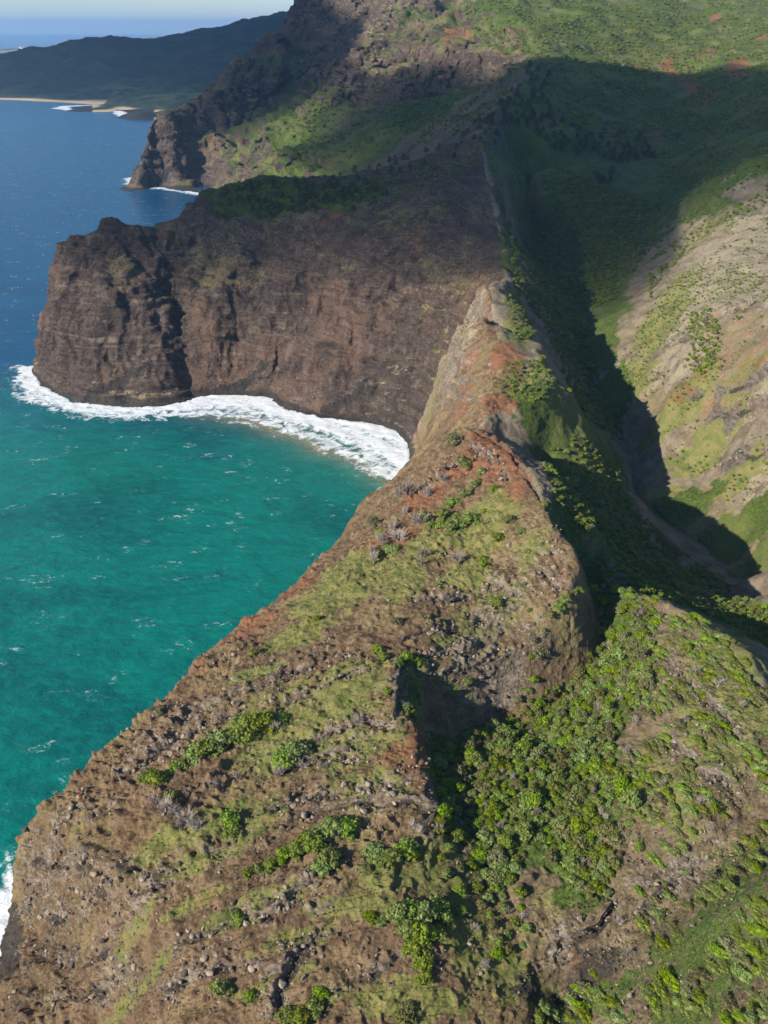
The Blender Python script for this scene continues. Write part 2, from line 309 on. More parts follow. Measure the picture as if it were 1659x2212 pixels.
# ------------------------------------------------------------------ noise
# ------------------------------------------------------------------ node helpers
def new_mat(name):
    m = bpy.data.materials.new(name); m.use_nodes = True
    nt = m.node_tree; nt.nodes.clear()
    return m, nt
class NT:
    def __init__(s, nt): s.nt = nt
    def n(s, t, **kw):
        x = s.nt.nodes.new(t)
        for k, v in kw.items(): setattr(x, k, v)
        return x
    def put(s, sock, val):
        if hasattr(val, 'is_linked') or isinstance(val, bpy.types.NodeSocket): s.nt.links.new(val, sock)
        elif isinstance(val, (tuple, list)): sock.default_value = (*val, 1) if (len(val) == 3 and len(sock.default_value) == 4) else val
        else: sock.default_value = val
    def math(s, op, a, b=0.0, c=0.0, clamp=False):
        x = s.n('ShaderNodeMath', operation=op, use_clamp=clamp); s.put(x.inputs[0], a); s.put(x.inputs[1], b); s.put(x.inputs[2], c); return x.outputs[0]
    def mix(s, f, a, b):
        x = s.n('ShaderNodeMix', data_type='RGBA'); s.put(x.inputs[0], f); s.put(x.inputs[6], a); s.put(x.inputs[7], b); return x.outputs[2]
    def step(s, lo, hi, v):
        x = s.n('ShaderNodeMapRange', interpolation_type='SMOOTHSTEP'); s.put(x.inputs[0], v); s.put(x.inputs[1], lo); s.put(x.inputs[2], hi); return x.outputs[0]
    def noise(s, vec, scale, detail=4, rough=.55, dist=0.0):
        x = s.n('ShaderNodeTexNoise'); s.put(x.inputs['Vector'], vec); s.put(x.inputs['Scale'], scale); s.put(x.inputs['Detail'], detail); s.put(x.inputs['Roughness'], rough); s.put(x.inputs['Distortion'], dist); return x.outputs['Fac']
    def voro(s, vec, scale, feature='F1', rnd=1.0):
        x = s.n('ShaderNodeTexVoronoi', feature=feature); s.put(x.inputs['Vector'], vec); s.put(x.inputs['Scale'], scale); s.put(x.inputs['Randomness'], rnd); return x
    def pos(s): return s.n('ShaderNodeNewGeometry').outputs['Position']
    def scale3(s, vec, k):
        x = s.n('ShaderNodeMapping'); s.put(x.inputs['Vector'], vec); x.inputs['Scale'].default_value = k; return x.outputs[0]
    def attr(s, name):
        x = s.n('ShaderNodeAttribute', attribute_name=name); return x
    def sep(s, col):
        x = s.n('ShaderNodeSeparateColor'); s.put(x.inputs[0], col); return x.outputs
    def bump(s, h, strength, distance, normal=None):
        x = s.n('ShaderNodeBump'); s.put(x.inputs['Height'], h); s.put(x.inputs['Strength'], strength); s.put(x.inputs['Distance'], distance)
        if normal is not None: s.put(x.inputs['Normal'], normal)
        return x.outputs[0]
    def principled(s, col, rough=.9, normal=None, spec=.2, **kw):
        x = s.n('ShaderNodeBsdfPrincipled'); s.put(x.inputs['Base Color'], col); s.put(x.inputs['Roughness'], rough); s.put(x.inputs['Specular IOR Level'], spec)
        if normal is not None: s.put(x.inputs['Normal'], normal)
        for k, v in kw.items(): s.put(x.inputs[k], v)
        o = s.n('ShaderNodeOutputMaterial'); s.nt.links.new(x.outputs[0], o.inputs[0]); return x
def ground_material(name, soil_a, soil_b, rock_a, rock_b, scale=1.0):
    m, nt = new_mat(name); k = NT(nt); p = k.pos()
    c1 = k.sep(k.attr('cover').outputs['Color']); c2 = k.sep(k.attr('cover_b').outputs['Color'])
    red, green, rock = c1; tan, lush, dark = c2
    n_big = k.noise(p, .03/scale, 5, .6); n_mid = k.noise(p, .16/scale, 6, .65); n_fine = k.noise(p, .9/scale, 5, .7); n_tiny = k.noise(p, 3.0/scale, 3, .7)
    jit = k.math('ADD', k.math('MULTIPLY', k.math('SUBTRACT', n_mid, .5), 1.5), k.math('MULTIPLY', k.math('SUBTRACT', n_fine, .5), 1.5))
    def cover(w, soft=.12): return k.step(.5-soft, .5+soft, k.math('ADD', w, jit))
    def coverx(w, nz, soft=.1, amp=1.6): return k.step(.5-soft, .5+soft, k.math('ADD', w, k.math('MULTIPLY', k.math('SUBTRACT', nz, .5), amp)))
    col = k.mix(k.step(.35, .65, n_mid), soil_a, soil_b)
    col = k.mix(k.math('MULTIPLY', k.step(.45, .75, n_fine), .5), col, (.31, .215, .125))
    col = k.mix(k.math('MULTIPLY', k.step(.48, .62, k.math('ADD', k.math('MULTIPLY', n_big, .6), k.math('MULTIPLY', n_fine, .4))), .65), col, (.25, .20, .085))
    col = k.mix(cover(tan), col, k.mix(n_fine, (.22, .18, .115), (.36, .30, .205)))
    gcol = k.mix(k.step(.3, .7, k.noise(p, .25/scale, 3)), (.115, .15, .028), (.235, .21, .068))
    gcol = k.mix(k.math('MULTIPLY', k.step(.5, .7, n_tiny), .4), gcol, (.075, .095, .02))
    col = k.mix(k.math('MULTIPLY', coverx(k.math('MULTIPLY', green, .98), k.math('ADD', k.math('MULTIPLY', n_mid, .45), k.math('MULTIPLY', k.noise(p, .7/scale, 6, .75), .55)), .09, 2.2), .85), col, gcol)
    lcol = k.mix(k.step(.35, .65, n_fine), (.035, .062, .010), (.095, .135, .022))
    lcol = k.mix(k.math('MULTIPLY', k.step(.48, .64, k.noise(p, .022/scale, 6, .65)), .7), lcol, (.155, .17, .045))
    lcol = k.mix(k.math('MULTIPLY', k.step(.60, .72, k.noise(p, .05/scale, 6, .7)), .7), lcol, soil_b)
    col = k.mix(coverx(lush, k.math('ADD', k.math('MULTIPLY', n_mid, .5), k.math('MULTIPLY', k.noise(p, .6/scale, 5, .7), .5)), .1, 1.8), col, lcol)
    col = k.mix(k.math('MULTIPLY', cover(red), .78), col, k.mix(n_fine, (.15, .058, .029), (.29, .125, .062)))
    rn = k.noise(k.scale3(p, (.35/scale, .35/scale, .9/scale)), 1.0, 6, .7)
    rcol = k.mix(k.step(.35, .65, rn), rock_a, rock_b)
    band = k.math('ADD', k.math('MULTIPLY', k.noise(k.scale3(p, (.02/scale, .02/scale, .42/scale)), 1.0, 6, .75, .8), .65), k.math('MULTIPLY', k.noise(p, .10/scale, 5, .7), .35))
    wide = k.noise(k.scale3(p, (.010/scale, .010/scale, .11/scale)), 1.0, 4, .6, 1.2); blot = k.noise(p, .022/scale, 5, .6); drip = k.noise(k.scale3(p, (.22/scale, .22/scale, .014/scale)), 1.0, 4, .6)
    rcol = k.mix(k.math('MULTIPLY', k.step(.50, .62, wide), .55), rcol, k.mix(.5, rock_a, (.018, .014, .014)))
    rcol = k.mix(k.math('MULTIPLY', k.step(.52, .66, blot), .55), rcol, k.mix(.55, rock_b, (.20, .10, .055)))
    rcol = k.mix(k.math('MULTIPLY', k.step(.56, .70, drip), .4), rcol, k.mix(.5, rock_b, (.26, .215, .17)))
    rcol = k.mix(k.math('MULTIPLY', k.step(.52, .66, band), .75), rcol, k.mix(.5, rock_b, (.30, .235, .175)))
    rcol = k.mix(k.math('MULTIPLY', k.step(.46, .36, band), .8), rcol, k.mix(.55, rock_a, (.02, .017, .016)))
    rcol = k.mix(k.math('MULTIPLY', k.step(.55, .72, n_tiny), .5), rcol, k.mix(.6, rock_b, (.40, .35, .29)))
    nz = k.n('ShaderNodeSeparateXYZ'); nt.links.new(k.n('ShaderNodeNewGeometry').outputs['Normal'], nz.inputs[0])
    steep = k.step(.80, .45, nz.outputs[2])
    rm = k.math('MULTIPLY', coverx(k.math('ADD', k.math('MULTIPLY', rock, .75), k.math('MULTIPLY', k.math('SUBTRACT', steep, .35), .55)), k.noise(p, .35/scale, 6, .7), .14, 1.3), .95)
    col = k.mix(rm, col, rcol)
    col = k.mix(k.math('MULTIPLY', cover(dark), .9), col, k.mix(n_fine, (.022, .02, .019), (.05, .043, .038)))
    spk = k.voro(p, 1.3/scale).outputs['Distance']
    col = k.mix(k.math('MULTIPLY', k.step(.22, .10, spk), k.math('MULTIPLY', k.step(.45, .6, n_mid), .55)), col, k.mix(.5, rock_b, (.42, .37, .31)))
    col = k.mix(k.math('MULTIPLY', k.step(.56, .70, k.noise(p, 1.7/scale, 4, .75)), .55), col, k.mix(.6, soil_a, (.03, .024, .018)))
    cr = k.voro(p, .75/scale, 'DISTANCE_TO_EDGE').outputs['Distance']
    col = k.mix(k.math('MULTIPLY', k.step(.09, .02, cr), k.math('MULTIPLY', k.step(.44, .58, k.noise(p, .09/scale, 4, .6)), .5)), col, k.mix(.7, soil_a, (.02, .016, .012)))
    h = k.math('ADD', k.math('MULTIPLY', n_fine, .6), k.math('MULTIPLY', n_tiny, .3))
    h = k.math('ADD', h, k.math('MULTIPLY', k.voro(p, .8/scale).outputs['Distance'], k.math('MULTIPLY', rm, .35)))
    k.principled(col, .95, k.bump(h, 1.0, 1.1*scale), .15)
    return m
# ------------------------------------------------------------------ ground
P, Z, F = refine(XMIN, XMAX, YMIN, YMAX, 60, height, 3.0, 15, zmin=-3, wfun=lambda a, b: np.where((b < 620) & (a < np.interp(b, [0, 400, 620], [130, 130, 110])), 1.6, 1.0)*np.where((b > 760) & (b < 1130) & (a < 60), 1.45, 1.0)*np.where((b < 430) & (a >= 60), 1.25, 1.0))
print("ref", len(P), time.time()-T0)
x, y, z = P[:, 0].astype(np.float32), P[:, 1].astype(np.float32), Z.astype(np.float32)
gx, gy = gradient(x, y, 3.0); slope = np.hypot(gx, gy)
nl = np.sqrt(1+slope**2); nx, ny, nz = -gx/nl, -gy/nl, 1/nl
# which landform a point belongs to: the crest and the gully part seaward from landward
bl = [PZ(1150,2900,22),PZ(1150,2500,30),PZ(1150,2212,44),PZ(1120,2060,52),PZ(1060,1900,60),PZ(985,1800,70),PZ(958,1730,70),PZ(950,1660,71),(29,311,66),(58,324,62),(76,342,66),(89,364,75)]
bl += [PY(1178,1093,399),PY(1117,1006,446),PY(1004,930,535),PZ(1056,908,112),PZ(1160,830,113),PZ(1112,765,116),PZ(1076,729,118),PZ(1056,612,131),PY(1089,600,840),PY(1084,520,930),PY(1064,450,1000),PY(1039,305,1180),PY(1080,230,1400),PY(1130,190,1550),PY(1160,118,1900),PY(1130,60,2200),PY(1100,-20,2600)]
bl = np.array(sorted(bl, key=lambda q: q[1])); XB = lambda yy: np.interp(yy, bl[:, 1], bl[:, 0])
hl = np.array([PZ(1242,1272,84),PZ(1275,1290,86),PZ(1340,1290,90),PZ(1400,1300,94),PZ(1480,1335,99),PZ(1580,1400,104),PZ(1640,1490,106),PZ(1800,1650,112),(420,180,150)]); hl = hl[np.argsort(hl[:, 0])]
def landform(x, y):
    sea_side = x < XB(y)
    near_right = (~sea_side) & (y < np.interp(x, hl[:, 0], hl[:, 1]))
    return np.where(sea_side, np.where(y < 770+0*x, 0, np.where(y < 1500, 1, 2)), np.where(near_right, 3, np.where(y < 1900, 4, 4)))
LF = landform(x, y)
w_ridge = sst(30, -30, x-XB(y))*sst(800, 740, y)
w_head = sst(20, -20, x-XB(y)-4)*sst(740, 800, y)*sst(1500, 1300, y)
w_far = sst(1650, 1850, y)
w_bay = np.clip(w_head+w_far, 0, 1)
cliff = sst(.7, 1.4, slope); steepm = sst(.35, .9, slope)
land = sst(-4, 1.0, z)
# flutes and buttresses of the sea cliffs
def ridged(v): return 1-2*np.abs(v)
d = w_head*sst(.5, 1.1, slope)*(10.0*ridged(perlin(x/52, y/52, z/260, 3))-5+6.0*ridged(perlin(x/21, y/21, z/110, 5))-3+2.4*ridged(perlin(x/8, y/8, z/40, 6))-1.2)*sst(0, 30, z)
d += w_far*steepm*(24*ridged(perlin(x/110, y/110, z/400, 9))-12+10*ridged(perlin(x/40, y/40, z/160, 12))-5+4*fbm(x/18, y/18, z/18, 2, 14))*sst(0, 40, z)
# strata: beds that dip gently, worn back unevenly into ledges
hb = z-.10*x+.06*y+5*perlin(x/70, y/70, z/70, 21)
def beds(h, per, seed): return perlin(h/per, x/(per*24), y/(per*24), seed)
led = beds(hb, 5.0, 31)*1.1+beds(hb, 2.2, 32)*.6
hz_ = z+.05*x+4*perlin(x/60, y/60, z/60, 35)
d += (w_head*sst(.35, .9, slope)*3.2+w_far*steepm*6)*(beds(hz_, 13, 33)*1.0+beds(hz_, 5.5, 34)*.8+beds(hz_, 2.6, 36)*.45)
def ledge_saw(h, per): f = h/per; f = f-np.floor(f); return sst(0, .22, f)*(1-f)
for per, am in ((17.0, 5.0), (7.3, 3.0), (3.6, 1.5)):
    hh = hz_+per*.5*perlin(x/(per*5), y/(per*5), z/(per*3), int(per)); brk = np.clip(.5+1.3*perlin(x/(per*3), y/(per*3), z/(per*1.5), int(per)+3), 0, 1)
    d += (w_head*sst(.35, .8, slope)+w_far*steepm*2.0)*am*brk*(ledge_saw(hh, per)-.3)
d += w_head*sst(.35, .9, slope)*(2.6*fbm(x/12, y/12, z/12, 3, 37))
hr = z-.40*x+3.0*perlin(x/40, y/40, z/40, 41)+1.2*perlin(x/13, y/13, z/13, 42)
tex = hr/4.6; saw = tex-np.floor(tex); tread = sst(.0, .22, saw)*(1-saw)
patch = sst(-.2, .3, perlin(x/38, y/38, z/38, 44)+.5*perlin(x/13, y/13, z/13, 43)+.05+.2*sst(-40, -90, x)*(y < 500))
near_rock = (w_ridge*sst(120, 260, y+0*x)*1.0+(LF == 3)*.7)
face = sst(100, 330, y)*sst(250, 320, y+.9*x)*sst(0, 30, x)*w_ridge
near_led = near_rock*(1-.75*face)
lift = near_led*patch*(tread*2.4-.8)*sst(0.0, .25, slope)
lift += face*(2.6*(np.abs(fbm(x/13, y/13, z/13, 3, 81))-.3)+1.7*(np.abs(perlin(x/5.2, y/5.2, z/5.2, 84))-.25)+1.2*(np.abs(perlin(x/2.6, y/2.6, z/2.6, 85))-.25))*land
tex2 = hr/1.9+.7*perlin(x/20, y/20, z/20, 45); saw2 = tex2-np.floor(tex2)
lift += near_led*patch*(sst(0, .3, saw2)*(1-saw2)*.8-.3)
# outcropping ledges: the slope breaks along these lines
LEDGES = [[(60,1850),(130,1880),(200,1870)],[(60,1950),(140,1970),(230,1950)],[(50,2060),(140,2080),(240,2060)],[(100,2160),(200,2140),(300,2100)],[(120,1780),(200,1760),(260,1740)],[(180,1900),(250,1925),(290,1960)],[(282,1683),(310,1650),(376,1597),(443,1558),(531,1536),(600,1525)],[(343,1606),(409,1545),(487,1514),(553,1490),(620,1456),(719,1429),(786,1412)],[(631,1517),(692,1490),(742,1468),(800,1450)],[(460,1432),(500,1420)],[(575,1761),(642,1733),(708,1717),(797,1717),(885,1683)],[(609,1780),(719,1742),(800,1735),(900,1740)],[(271,1885),(354,1899),(404,1872),(476,1844)],[(262,1990),(299,1943),(343,1921),(400,1915)],[(387,2045),(443,2021),(531,1988),(598,1971),(664,1916),(674,1890)],[(360,2165),(398,2115),(498,2093),(560,2085)],[(598,2165),(636,2075),(686,2015)],[(905,1419),(950,1410),(1009,1401),(1064,1392)],[(941,1462),(996,1451),(1087,1419)],[(914,1369),(977,1355),(1041,1342)],[(1165,1232),(1205,1268)],[(880,1290),(960,1290),(1040,1275),(1100,1260)],[(620,1660),(720,1630),(800,1640)],[(1000,960),(1060,985),(1100,1030)],[(905,1060),(985,1000)],[(1440,1420),(1520,1500),(1600,1600)],[(1360,2000),(1460,1900),(1560,1830)],[(1200,2060),(1260,2010),(1320,1960)],[(760,2130),(850,2080),(930,2060)],[(700,1590),(790,1560),(850,1570)],[(1450,1600),(1530,1680),(1600,1720)],[(1500,705),(1580,690),(1659,640)],[(1480,865),(1560,850),(1659,800)],[(1540,905),(1659,865)],[(1560,1015),(1659,985)],[(1440,640),(1520,600)],[(1420,760),(1480,740)]]
ledge_w = np.zeros(len(x), np.float32); crev_shade = np.zeros(len(x), np.float32); step_d = np.zeros(len(x), np.float32)
lx = x+3.2*perlin(x/11, y/11, z/11, 91)+.7*perlin(x/2.6, y/2.6, z/2.6, 92); ly = y+3.2*perlin(x/11, y/11, z/11, 93)+.7*perlin(x/2.6, y/2.6, z/2.6, 94)
for L_ in LEDGES:
    w = hit([q[0] for q in L_], [q[1] for q in L_])[:, :2]; lo, hi = w.min(0)-16, w.max(0)+16
    idx = np.nonzero((x > lo[0]) & (x < hi[0]) & (y > lo[1]) & (y < hi[1]))[0]
    px_, py_ = lx[idx], ly[idx]; best = np.full(len(idx), 1e9, np.float32); sg = np.ones(len(idx), np.float32)
    for p_, q_ in zip(w[:-1], w[1:]):
        e = q_-p_; t = np.clip(((px_-p_[0])*e[0]+(py_-p_[1])*e[1])/(e@e), 0, 1); rx, ry = px_-p_[0]-e[0]*t, py_-p_[1]-e[1]*t; dd = np.hypot(rx, ry)
        c = dd < best; best = np.where(c, dd, best); sg = np.where(c, np.sign(e[0]*ry-e[1]*rx), sg)
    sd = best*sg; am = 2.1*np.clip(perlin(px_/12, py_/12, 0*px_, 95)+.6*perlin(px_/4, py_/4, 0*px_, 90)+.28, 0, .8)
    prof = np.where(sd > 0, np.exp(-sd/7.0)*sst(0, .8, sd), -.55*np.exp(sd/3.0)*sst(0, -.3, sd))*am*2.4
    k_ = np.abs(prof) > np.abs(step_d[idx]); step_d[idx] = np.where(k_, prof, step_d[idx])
    ledge_w[idx] = np.maximum(ledge_w[idx], np.exp(-(best/3.6)**2)*np.clip(.45+1.6*perlin(px_/11, py_/11, 0*px_, 98), .12, 1)); crev_shade[idx] = np.maximum(crev_shade[idx], np.exp(-((sd+.9)/1.1)**2)*am)
lift += step_d+ledge_w*(1.5*(np.abs(perlin(x/3.4, y/3.4, z/3.4, 96))-.22)*2+.9*(np.abs(perlin(x/1.5, y/1.5, z/1.5, 97))-.2)*2)
lift += w_ridge*sst(-20, -80, x)*sst(520, 420, y)*sst(.3, .7, slope)*(2.6*(ridged(perlin(x/15, y/15, z/34, 121))-.5)+1.3*(ridged(perlin(x/6, y/6, z/12, 122))-.5))
lift += w_head*sst(60, 110, z)*sst(1.0, .4, slope)*(4.0*fbm(x/18, y/18, z/18, 3, 131))
# crags and folds of the far slopes
lift += w_far*sst(20, -60, x-XB(y))*sst(5, 70, z)*(26*(ridged(perlin(x/150+.4*perlin(x/80, y/80, 0*z, 2), y/190, z/400, 101))-.5)+12*(ridged(perlin(x/60, y/70, z/200, 103))-.5)+5*fbm(x/22, y/22, z/22, 3, 105))
lift += w_ridge*sst(480, 600, y)*(2.2*fbm(x/16, y/16, z/16, 4, 107)+1.5*(np.abs(perlin(x/7, y/7, z/7, 109))-.25)*2)
# broken ground
rough = .4+.75*w_ridge*(1+1.3*sst(-40, -90, x))+.5*near_rock*patch+.8*w_bay*steepm+.4*(LF == 3)
near_k = sst(1500, 500, y)
lift += .9*fbm(x/22, y/22, z/22, 3, 51)*rough*land+fbm(x/5.5, y/5.5, z/5.5, 3, 55)*.75*rough*(.35+near_k)*land
lump = perlin(x/2.4, y/2.4, z/2.4, 61); lift += near_k*rough*land*(np.maximum(lump-.10, 0)*2.4+.32*perlin(x/1.1, y/1.1, z/1.1, 62))
# gullies down the valley sides
lift += (LF == 4)*sst(1150, 1500, y)*(17*(ridged(perlin(x/190+.3*perlin(x/90, y/90, 0*z, 4), y/190, 0*z, 72))-.5)+7*(ridged(perlin(x/70, y/70, 0*z, 74))-.5)+2.5*fbm(x/22, y/22, 0*z, 3, 79))
wv = (LF == 4)*sst(.12, .4, slope)*sst(3000, 700, y)
lift += wv*(3.0*ridged(perlin(x/60, y/60, 0*z, 71))-1.5+1.2*ridged(perlin(x/25, y/25, 0*z, 73)))
hill = (LF == 3)
lift += hill*(2.2*fbm(x/26, y/26, 0*z, 3, 75)+.9*(np.abs(perlin(x/6, y/6, z/6, 76))-.25)*2)
lift += (LF == 4)*sst(1400, 800, y)*(2.6*fbm(x/24, y/24, z/24, 4, 77)+1.4*(np.abs(perlin(x/6, y/6, z/6, 78))-.2))
d = d*land; lift = lift*land
D = d+lift*(.45+.55*(1-cliff))
VX, VY, VZ = x+nx*D, y+ny*D, z+nz*D
V = np.stack([VX, VY, VZ], 1); GV = V
DZ = np.zeros_like(ZR)
for c in (8, 4, 1):
    kx = np.clip(((VX-XMIN)/CELL).astype(int)//c, 0, NXR//c); ky = np.clip(((VY-YMIN)/CELL).astype(int)//c, 0, NYR//c); nw = NXR//c+1; nh = NYR//c+1
    cn = np.bincount(ky*nw+kx, minlength=nw*nh); sm = np.bincount(ky*nw+kx, weights=VZ-height_fast(VX, VY), minlength=nw*nh)
    av = (sm/np.maximum(cn, 1)).reshape(nh, nw); mk = (cn > 0).reshape(nh, nw)
    av = np.repeat(np.repeat(av, c, 0), c, 1)[:NYR, :NXR]; mk = np.repeat(np.repeat(mk, c, 0), c, 1)[:NYR, :NXR]
    DZ = np.where(mk, av, DZ)
def surface(a, b): return height_fast(a, b)+DZ[np.clip(((b-YMIN)/CELL).astype(int), 0, NYR-1), np.clip(((a-XMIN)/CELL).astype(int), 0, NXR-1)]
print("disp", time.time()-T0)
# --- cover, in the place's own coordinates: blobs laid where the soil, grass and rock lie
def blob_list(blobs):
    b = np.array(blobs, float); c = hit(b[:, 0], b[:, 1]); r = hit(b[:, 0]+b[:, 2], b[:, 1]); t = hit(b[:, 0], b[:, 1]-b[:, 3])
    out = []
    for i in range(len(b)):
        if np.isnan(c[i]).any(): continue
        dist = np.linalg.norm(c[i]-[0, 0, H]); e1 = b[i, 2]*dist/FP
        e2 = np.linalg.norm((t[i]-c[i])[:2]) if not np.isnan(t[i]).any() else b[i, 3]*dist/FP*2
        e2 = min(max(e2, b[i, 3]*dist/FP*.7), b[i, 3]*dist/FP*6)
        f = c[i][:2]/np.linalg.norm(c[i][:2])
        out.append((c[i][0], c[i][1], c[i][2], e1, e2, f[0], f[1], b[i, 4] if b.shape[1] > 4 else 1.0))
    return out
def blob_w(blobs, soft=.5):
    w = np.zeros(len(x), np.float32)
    for (cx, cy, cz, e1, e2, fx, fy, a) in blob_list(blobs):
        R_ = 2.2*max(e1, e2); idx = np.nonzero((np.abs(x-cx) < R_) & (np.abs(y-cy) < R_))[0]
        if not len(idx): continue
        dx, dy = x[idx]-cx, y[idx]-cy; al = dx*fx+dy*fy; ac = dx*fy-dy*fx
        q = np.sqrt((ac/e1)**2+(al/e2)**2); em = min(e1, e2); q = q+.55*perlin(x[idx]/(em*.9), y[idx]/(em*.9), z[idx]/(em*.9), 5)+.4*perlin(x[idx]/(em*.33), y[idx]/(em*.33), z[idx]/(em*.33), 6)+.25*perlin(x[idx]/(em*.13), y[idx]/(em*.13), z[idx]/(em*.13), 7); w[idx] = np.maximum(w[idx], a*sst(1+soft, 1-soft, q))
    return w
RED = [(1040,955,45,25,1),(1010,1000,60,25,.8),(1090,1000,40,28,1),(1120,1050,30,30,.8),(900,1085,60,22,.9),(850,1165,60,20,.8),(1095,770,38,28,1),(1078,872,40,18,.9),(1000,860,26,55,.6),(1015,790,22,40,.6),(560,1345,60,14,.6),(640,1272,50,16,.6),(520,1375,50,16,.6),(450,1440,40,18,.5),(860,1645,45,40,.7),(900,1600,25,50,.7),
 (1440,140,14,12,1),(1460,160,16,14,1),(1485,185,18,16,1),(1510,205,20,14,1),(1530,220,14,10,1),(1595,160,20,28,.9),(1530,125,20,10,.8),(1390,150,26,10,.9),(1385,145,20,8,.9),(1420,305,14,8,.9),(1300,395,18,8,.7),(985,170,16,10,1),(995,85,30,16,.9),(1050,90,30,10,.6),(1115,75,20,8,.6),(1125,440,14,8,.7),(1150,462,16,8,.7),(1180,482,14,8,.6),(1190,265,18,8,.8),(700,485,16,7,.8),(725,465,16,7,.8),(905,510,22,40,.45),(1545,45,12,6,.8),(1645,85,10,8,.8),(1580,720,60,60,.4),(1560,870,60,30,.4),(1480,850,50,20,.5),(1640,760,40,30,.45),(480,1660,60,40,.25),(420,1990,60,40,.35),(1260,2090,60,30,.5),(700,1480,50,20,.35),(1200,1240,25,25,.5),(330,1770,40,60,.3)]
GREEN = [(1000,1380,90,60,.55),(1080,1300,60,60,.5),(980,1490,60,30,.5),(1150,1180,40,40,.5),(890,1480,25,60,.9),(640,1530,160,60,.6),(760,1620,140,50,.55),(200,1800,60,60,.35),(150,1950,60,80,.35),(260,2080,60,60,.4),(760,1240,90,45,.8),(690,1300,70,25,.85),(640,1370,80,22,.75),(870,1250,50,40,.7),(920,1180,50,30,.75),(1040,1130,70,50,.8),(1010,1260,60,50,.5),(560,1460,60,16,.7),(750,1480,90,40,.65),(700,1560,110,50,.6),(600,1640,120,50,.5),(880,1640,60,30,.5),(500,1780,150,40,.6),(330,1850,40,30,.85),(440,1860,80,25,.8),(560,1960,110,30,.75),(420,1960,70,20,.6),(300,1990,60,20,.5),(640,2030,90,25,.6),(760,1960,100,30,.6),(850,1890,80,30,.7),(960,1880,80,60,.75),(1000,2000,90,60,.7),(880,2160,130,50,.6),(1080,2100,90,60,.6),(330,2110,60,25,.5),(600,2120,80,25,.5),(260,2180,40,30,.55),(800,1700,100,40,.5),(1200,1960,60,50,.5),(1500,1650,140,120,.65),(1440,1450,80,90,.6),(1560,1450,80,90,.7),(1600,1560,70,70,.75),
 (980,700,50,70,.45),(940,830,22,60,.8),(1000,660,40,25,.5),(1180,820,40,40,.7),(1120,680,30,50,.9),(780,480,60,40,.4),(850,470,60,30,.5),(720,600,50,18,.5),(930,460,50,40,.45),(560,700,40,20,.2),(430,580,60,30,.35),(300,520,40,20,.3),
 (1350,850,60,60,.75),(1450,900,70,40,.75),(1560,930,60,40,.75),(1600,1030,60,40,.7),(1430,700,50,40,.6),(1520,820,40,30,.6),(1500,1000,60,40,.75),(1600,830,50,40,.5),(1470,620,50,40,.5),(1580,620,60,40,.3),(1400,1100,90,40,.55),(1500,1150,80,40,.4)]
LUSH = [(1094,570,14,30,.9),(1092,510,14,30,.9),(1080,450,14,30,.9),(1072,390,14,30,.9),(1064,345,14,20,.8),(1115,660,14,30,.8),(1135,710,14,30,.8),(1600,1150,80,50,.8),(1500,1100,60,40,.8),(1640,1230,60,50,.9),(1560,1180,60,40,.8),(1440,1120,60,50,.7),(640,280,110,60,1),(560,320,80,40,.8),(720,250,60,30,1),(900,260,120,30,.85),(800,290,120,30,.9),(700,340,140,30,.9),(620,170,60,40,.5),(900,110,60,30,.5),(820,130,40,30,.5),(1050,60,120,50,.75),(1250,60,160,60,.85),(1450,60,160,60,.8),(1600,60,100,70,.75),(1300,180,160,60,.9),(1550,200,140,80,.85),(1200,280,140,60,.9),(1400,260,120,60,.9),(1600,330,120,70,.85),(1250,400,160,60,.95),(1450,420,120,60,.9),(1250,520,150,70,1),(1250,620,120,60,1),(1180,560,60,90,1),(1250,700,90,60,1),(1270,780,60,60,1),(1310,880,50,70,.9),(1180,950,80,120,.85),(1280,1000,80,110,.85),(1250,1100,70,90,.85),(1380,1200,110,70,.85),(1500,1290,140,60,.8),(1630,1380,80,60,.8),(560,395,110,20,.8),(620,440,120,30,.8),(760,420,90,30,.7),
 (1300,1400,90,110,.9),(1150,1600,160,120,.95),(1050,1700,130,100,1),(1270,1600,80,120,.9),(1180,1780,130,80,.8),(1550,2050,150,150,.6),(1600,1880,100,80,.55),(1250,2190,130,40,.8),(980,1620,60,70,1),(880,1500,30,50,.6),(1250,1930,50,40,.8),(1480,1500,60,50,.4),(1590,1620,60,40,.4)]
ROCK = [(850,120,80,50,.9),(800,190,50,40,.9),(900,190,80,40,.95),(980,160,60,40,.9),(1050,140,50,30,.7),(960,70,50,30,.7),(770,140,20,60,.9),(690,120,50,90,.8),(560,150,60,50,.8),(360,290,60,50,.9),(430,270,50,40,.8),(1000,700,50,60,.4),(1030,850,40,60,.4),(1190,1210,60,50,1),(1150,1230,60,70,.9),(1100,1300,70,70,.9),(1060,1380,90,60,.95),(1000,1440,110,50,1),(1090,1470,50,60,1),(1030,1530,60,40,.9),(860,1480,22,70,.9),(700,1400,110,25,.7),(560,1480,100,25,.8),(430,1540,80,30,.85),(330,1620,60,35,.9),(290,1660,40,30,.8),(860,1600,40,100,.5),(925,1750,20,60,1),(730,1700,120,25,.6),(800,1740,90,20,.6),(660,1740,90,20,.5),(1130,1150,50,40,.5),(700,1250,40,14,.7),(520,1900,90,16,.5),(560,2010,110,14,.6),(680,1950,60,30,.4),(1440,1420,60,60,.5),(1560,1800,90,40,.5),(1400,1920,60,50,.4),(780,1610,100,20,.4)]
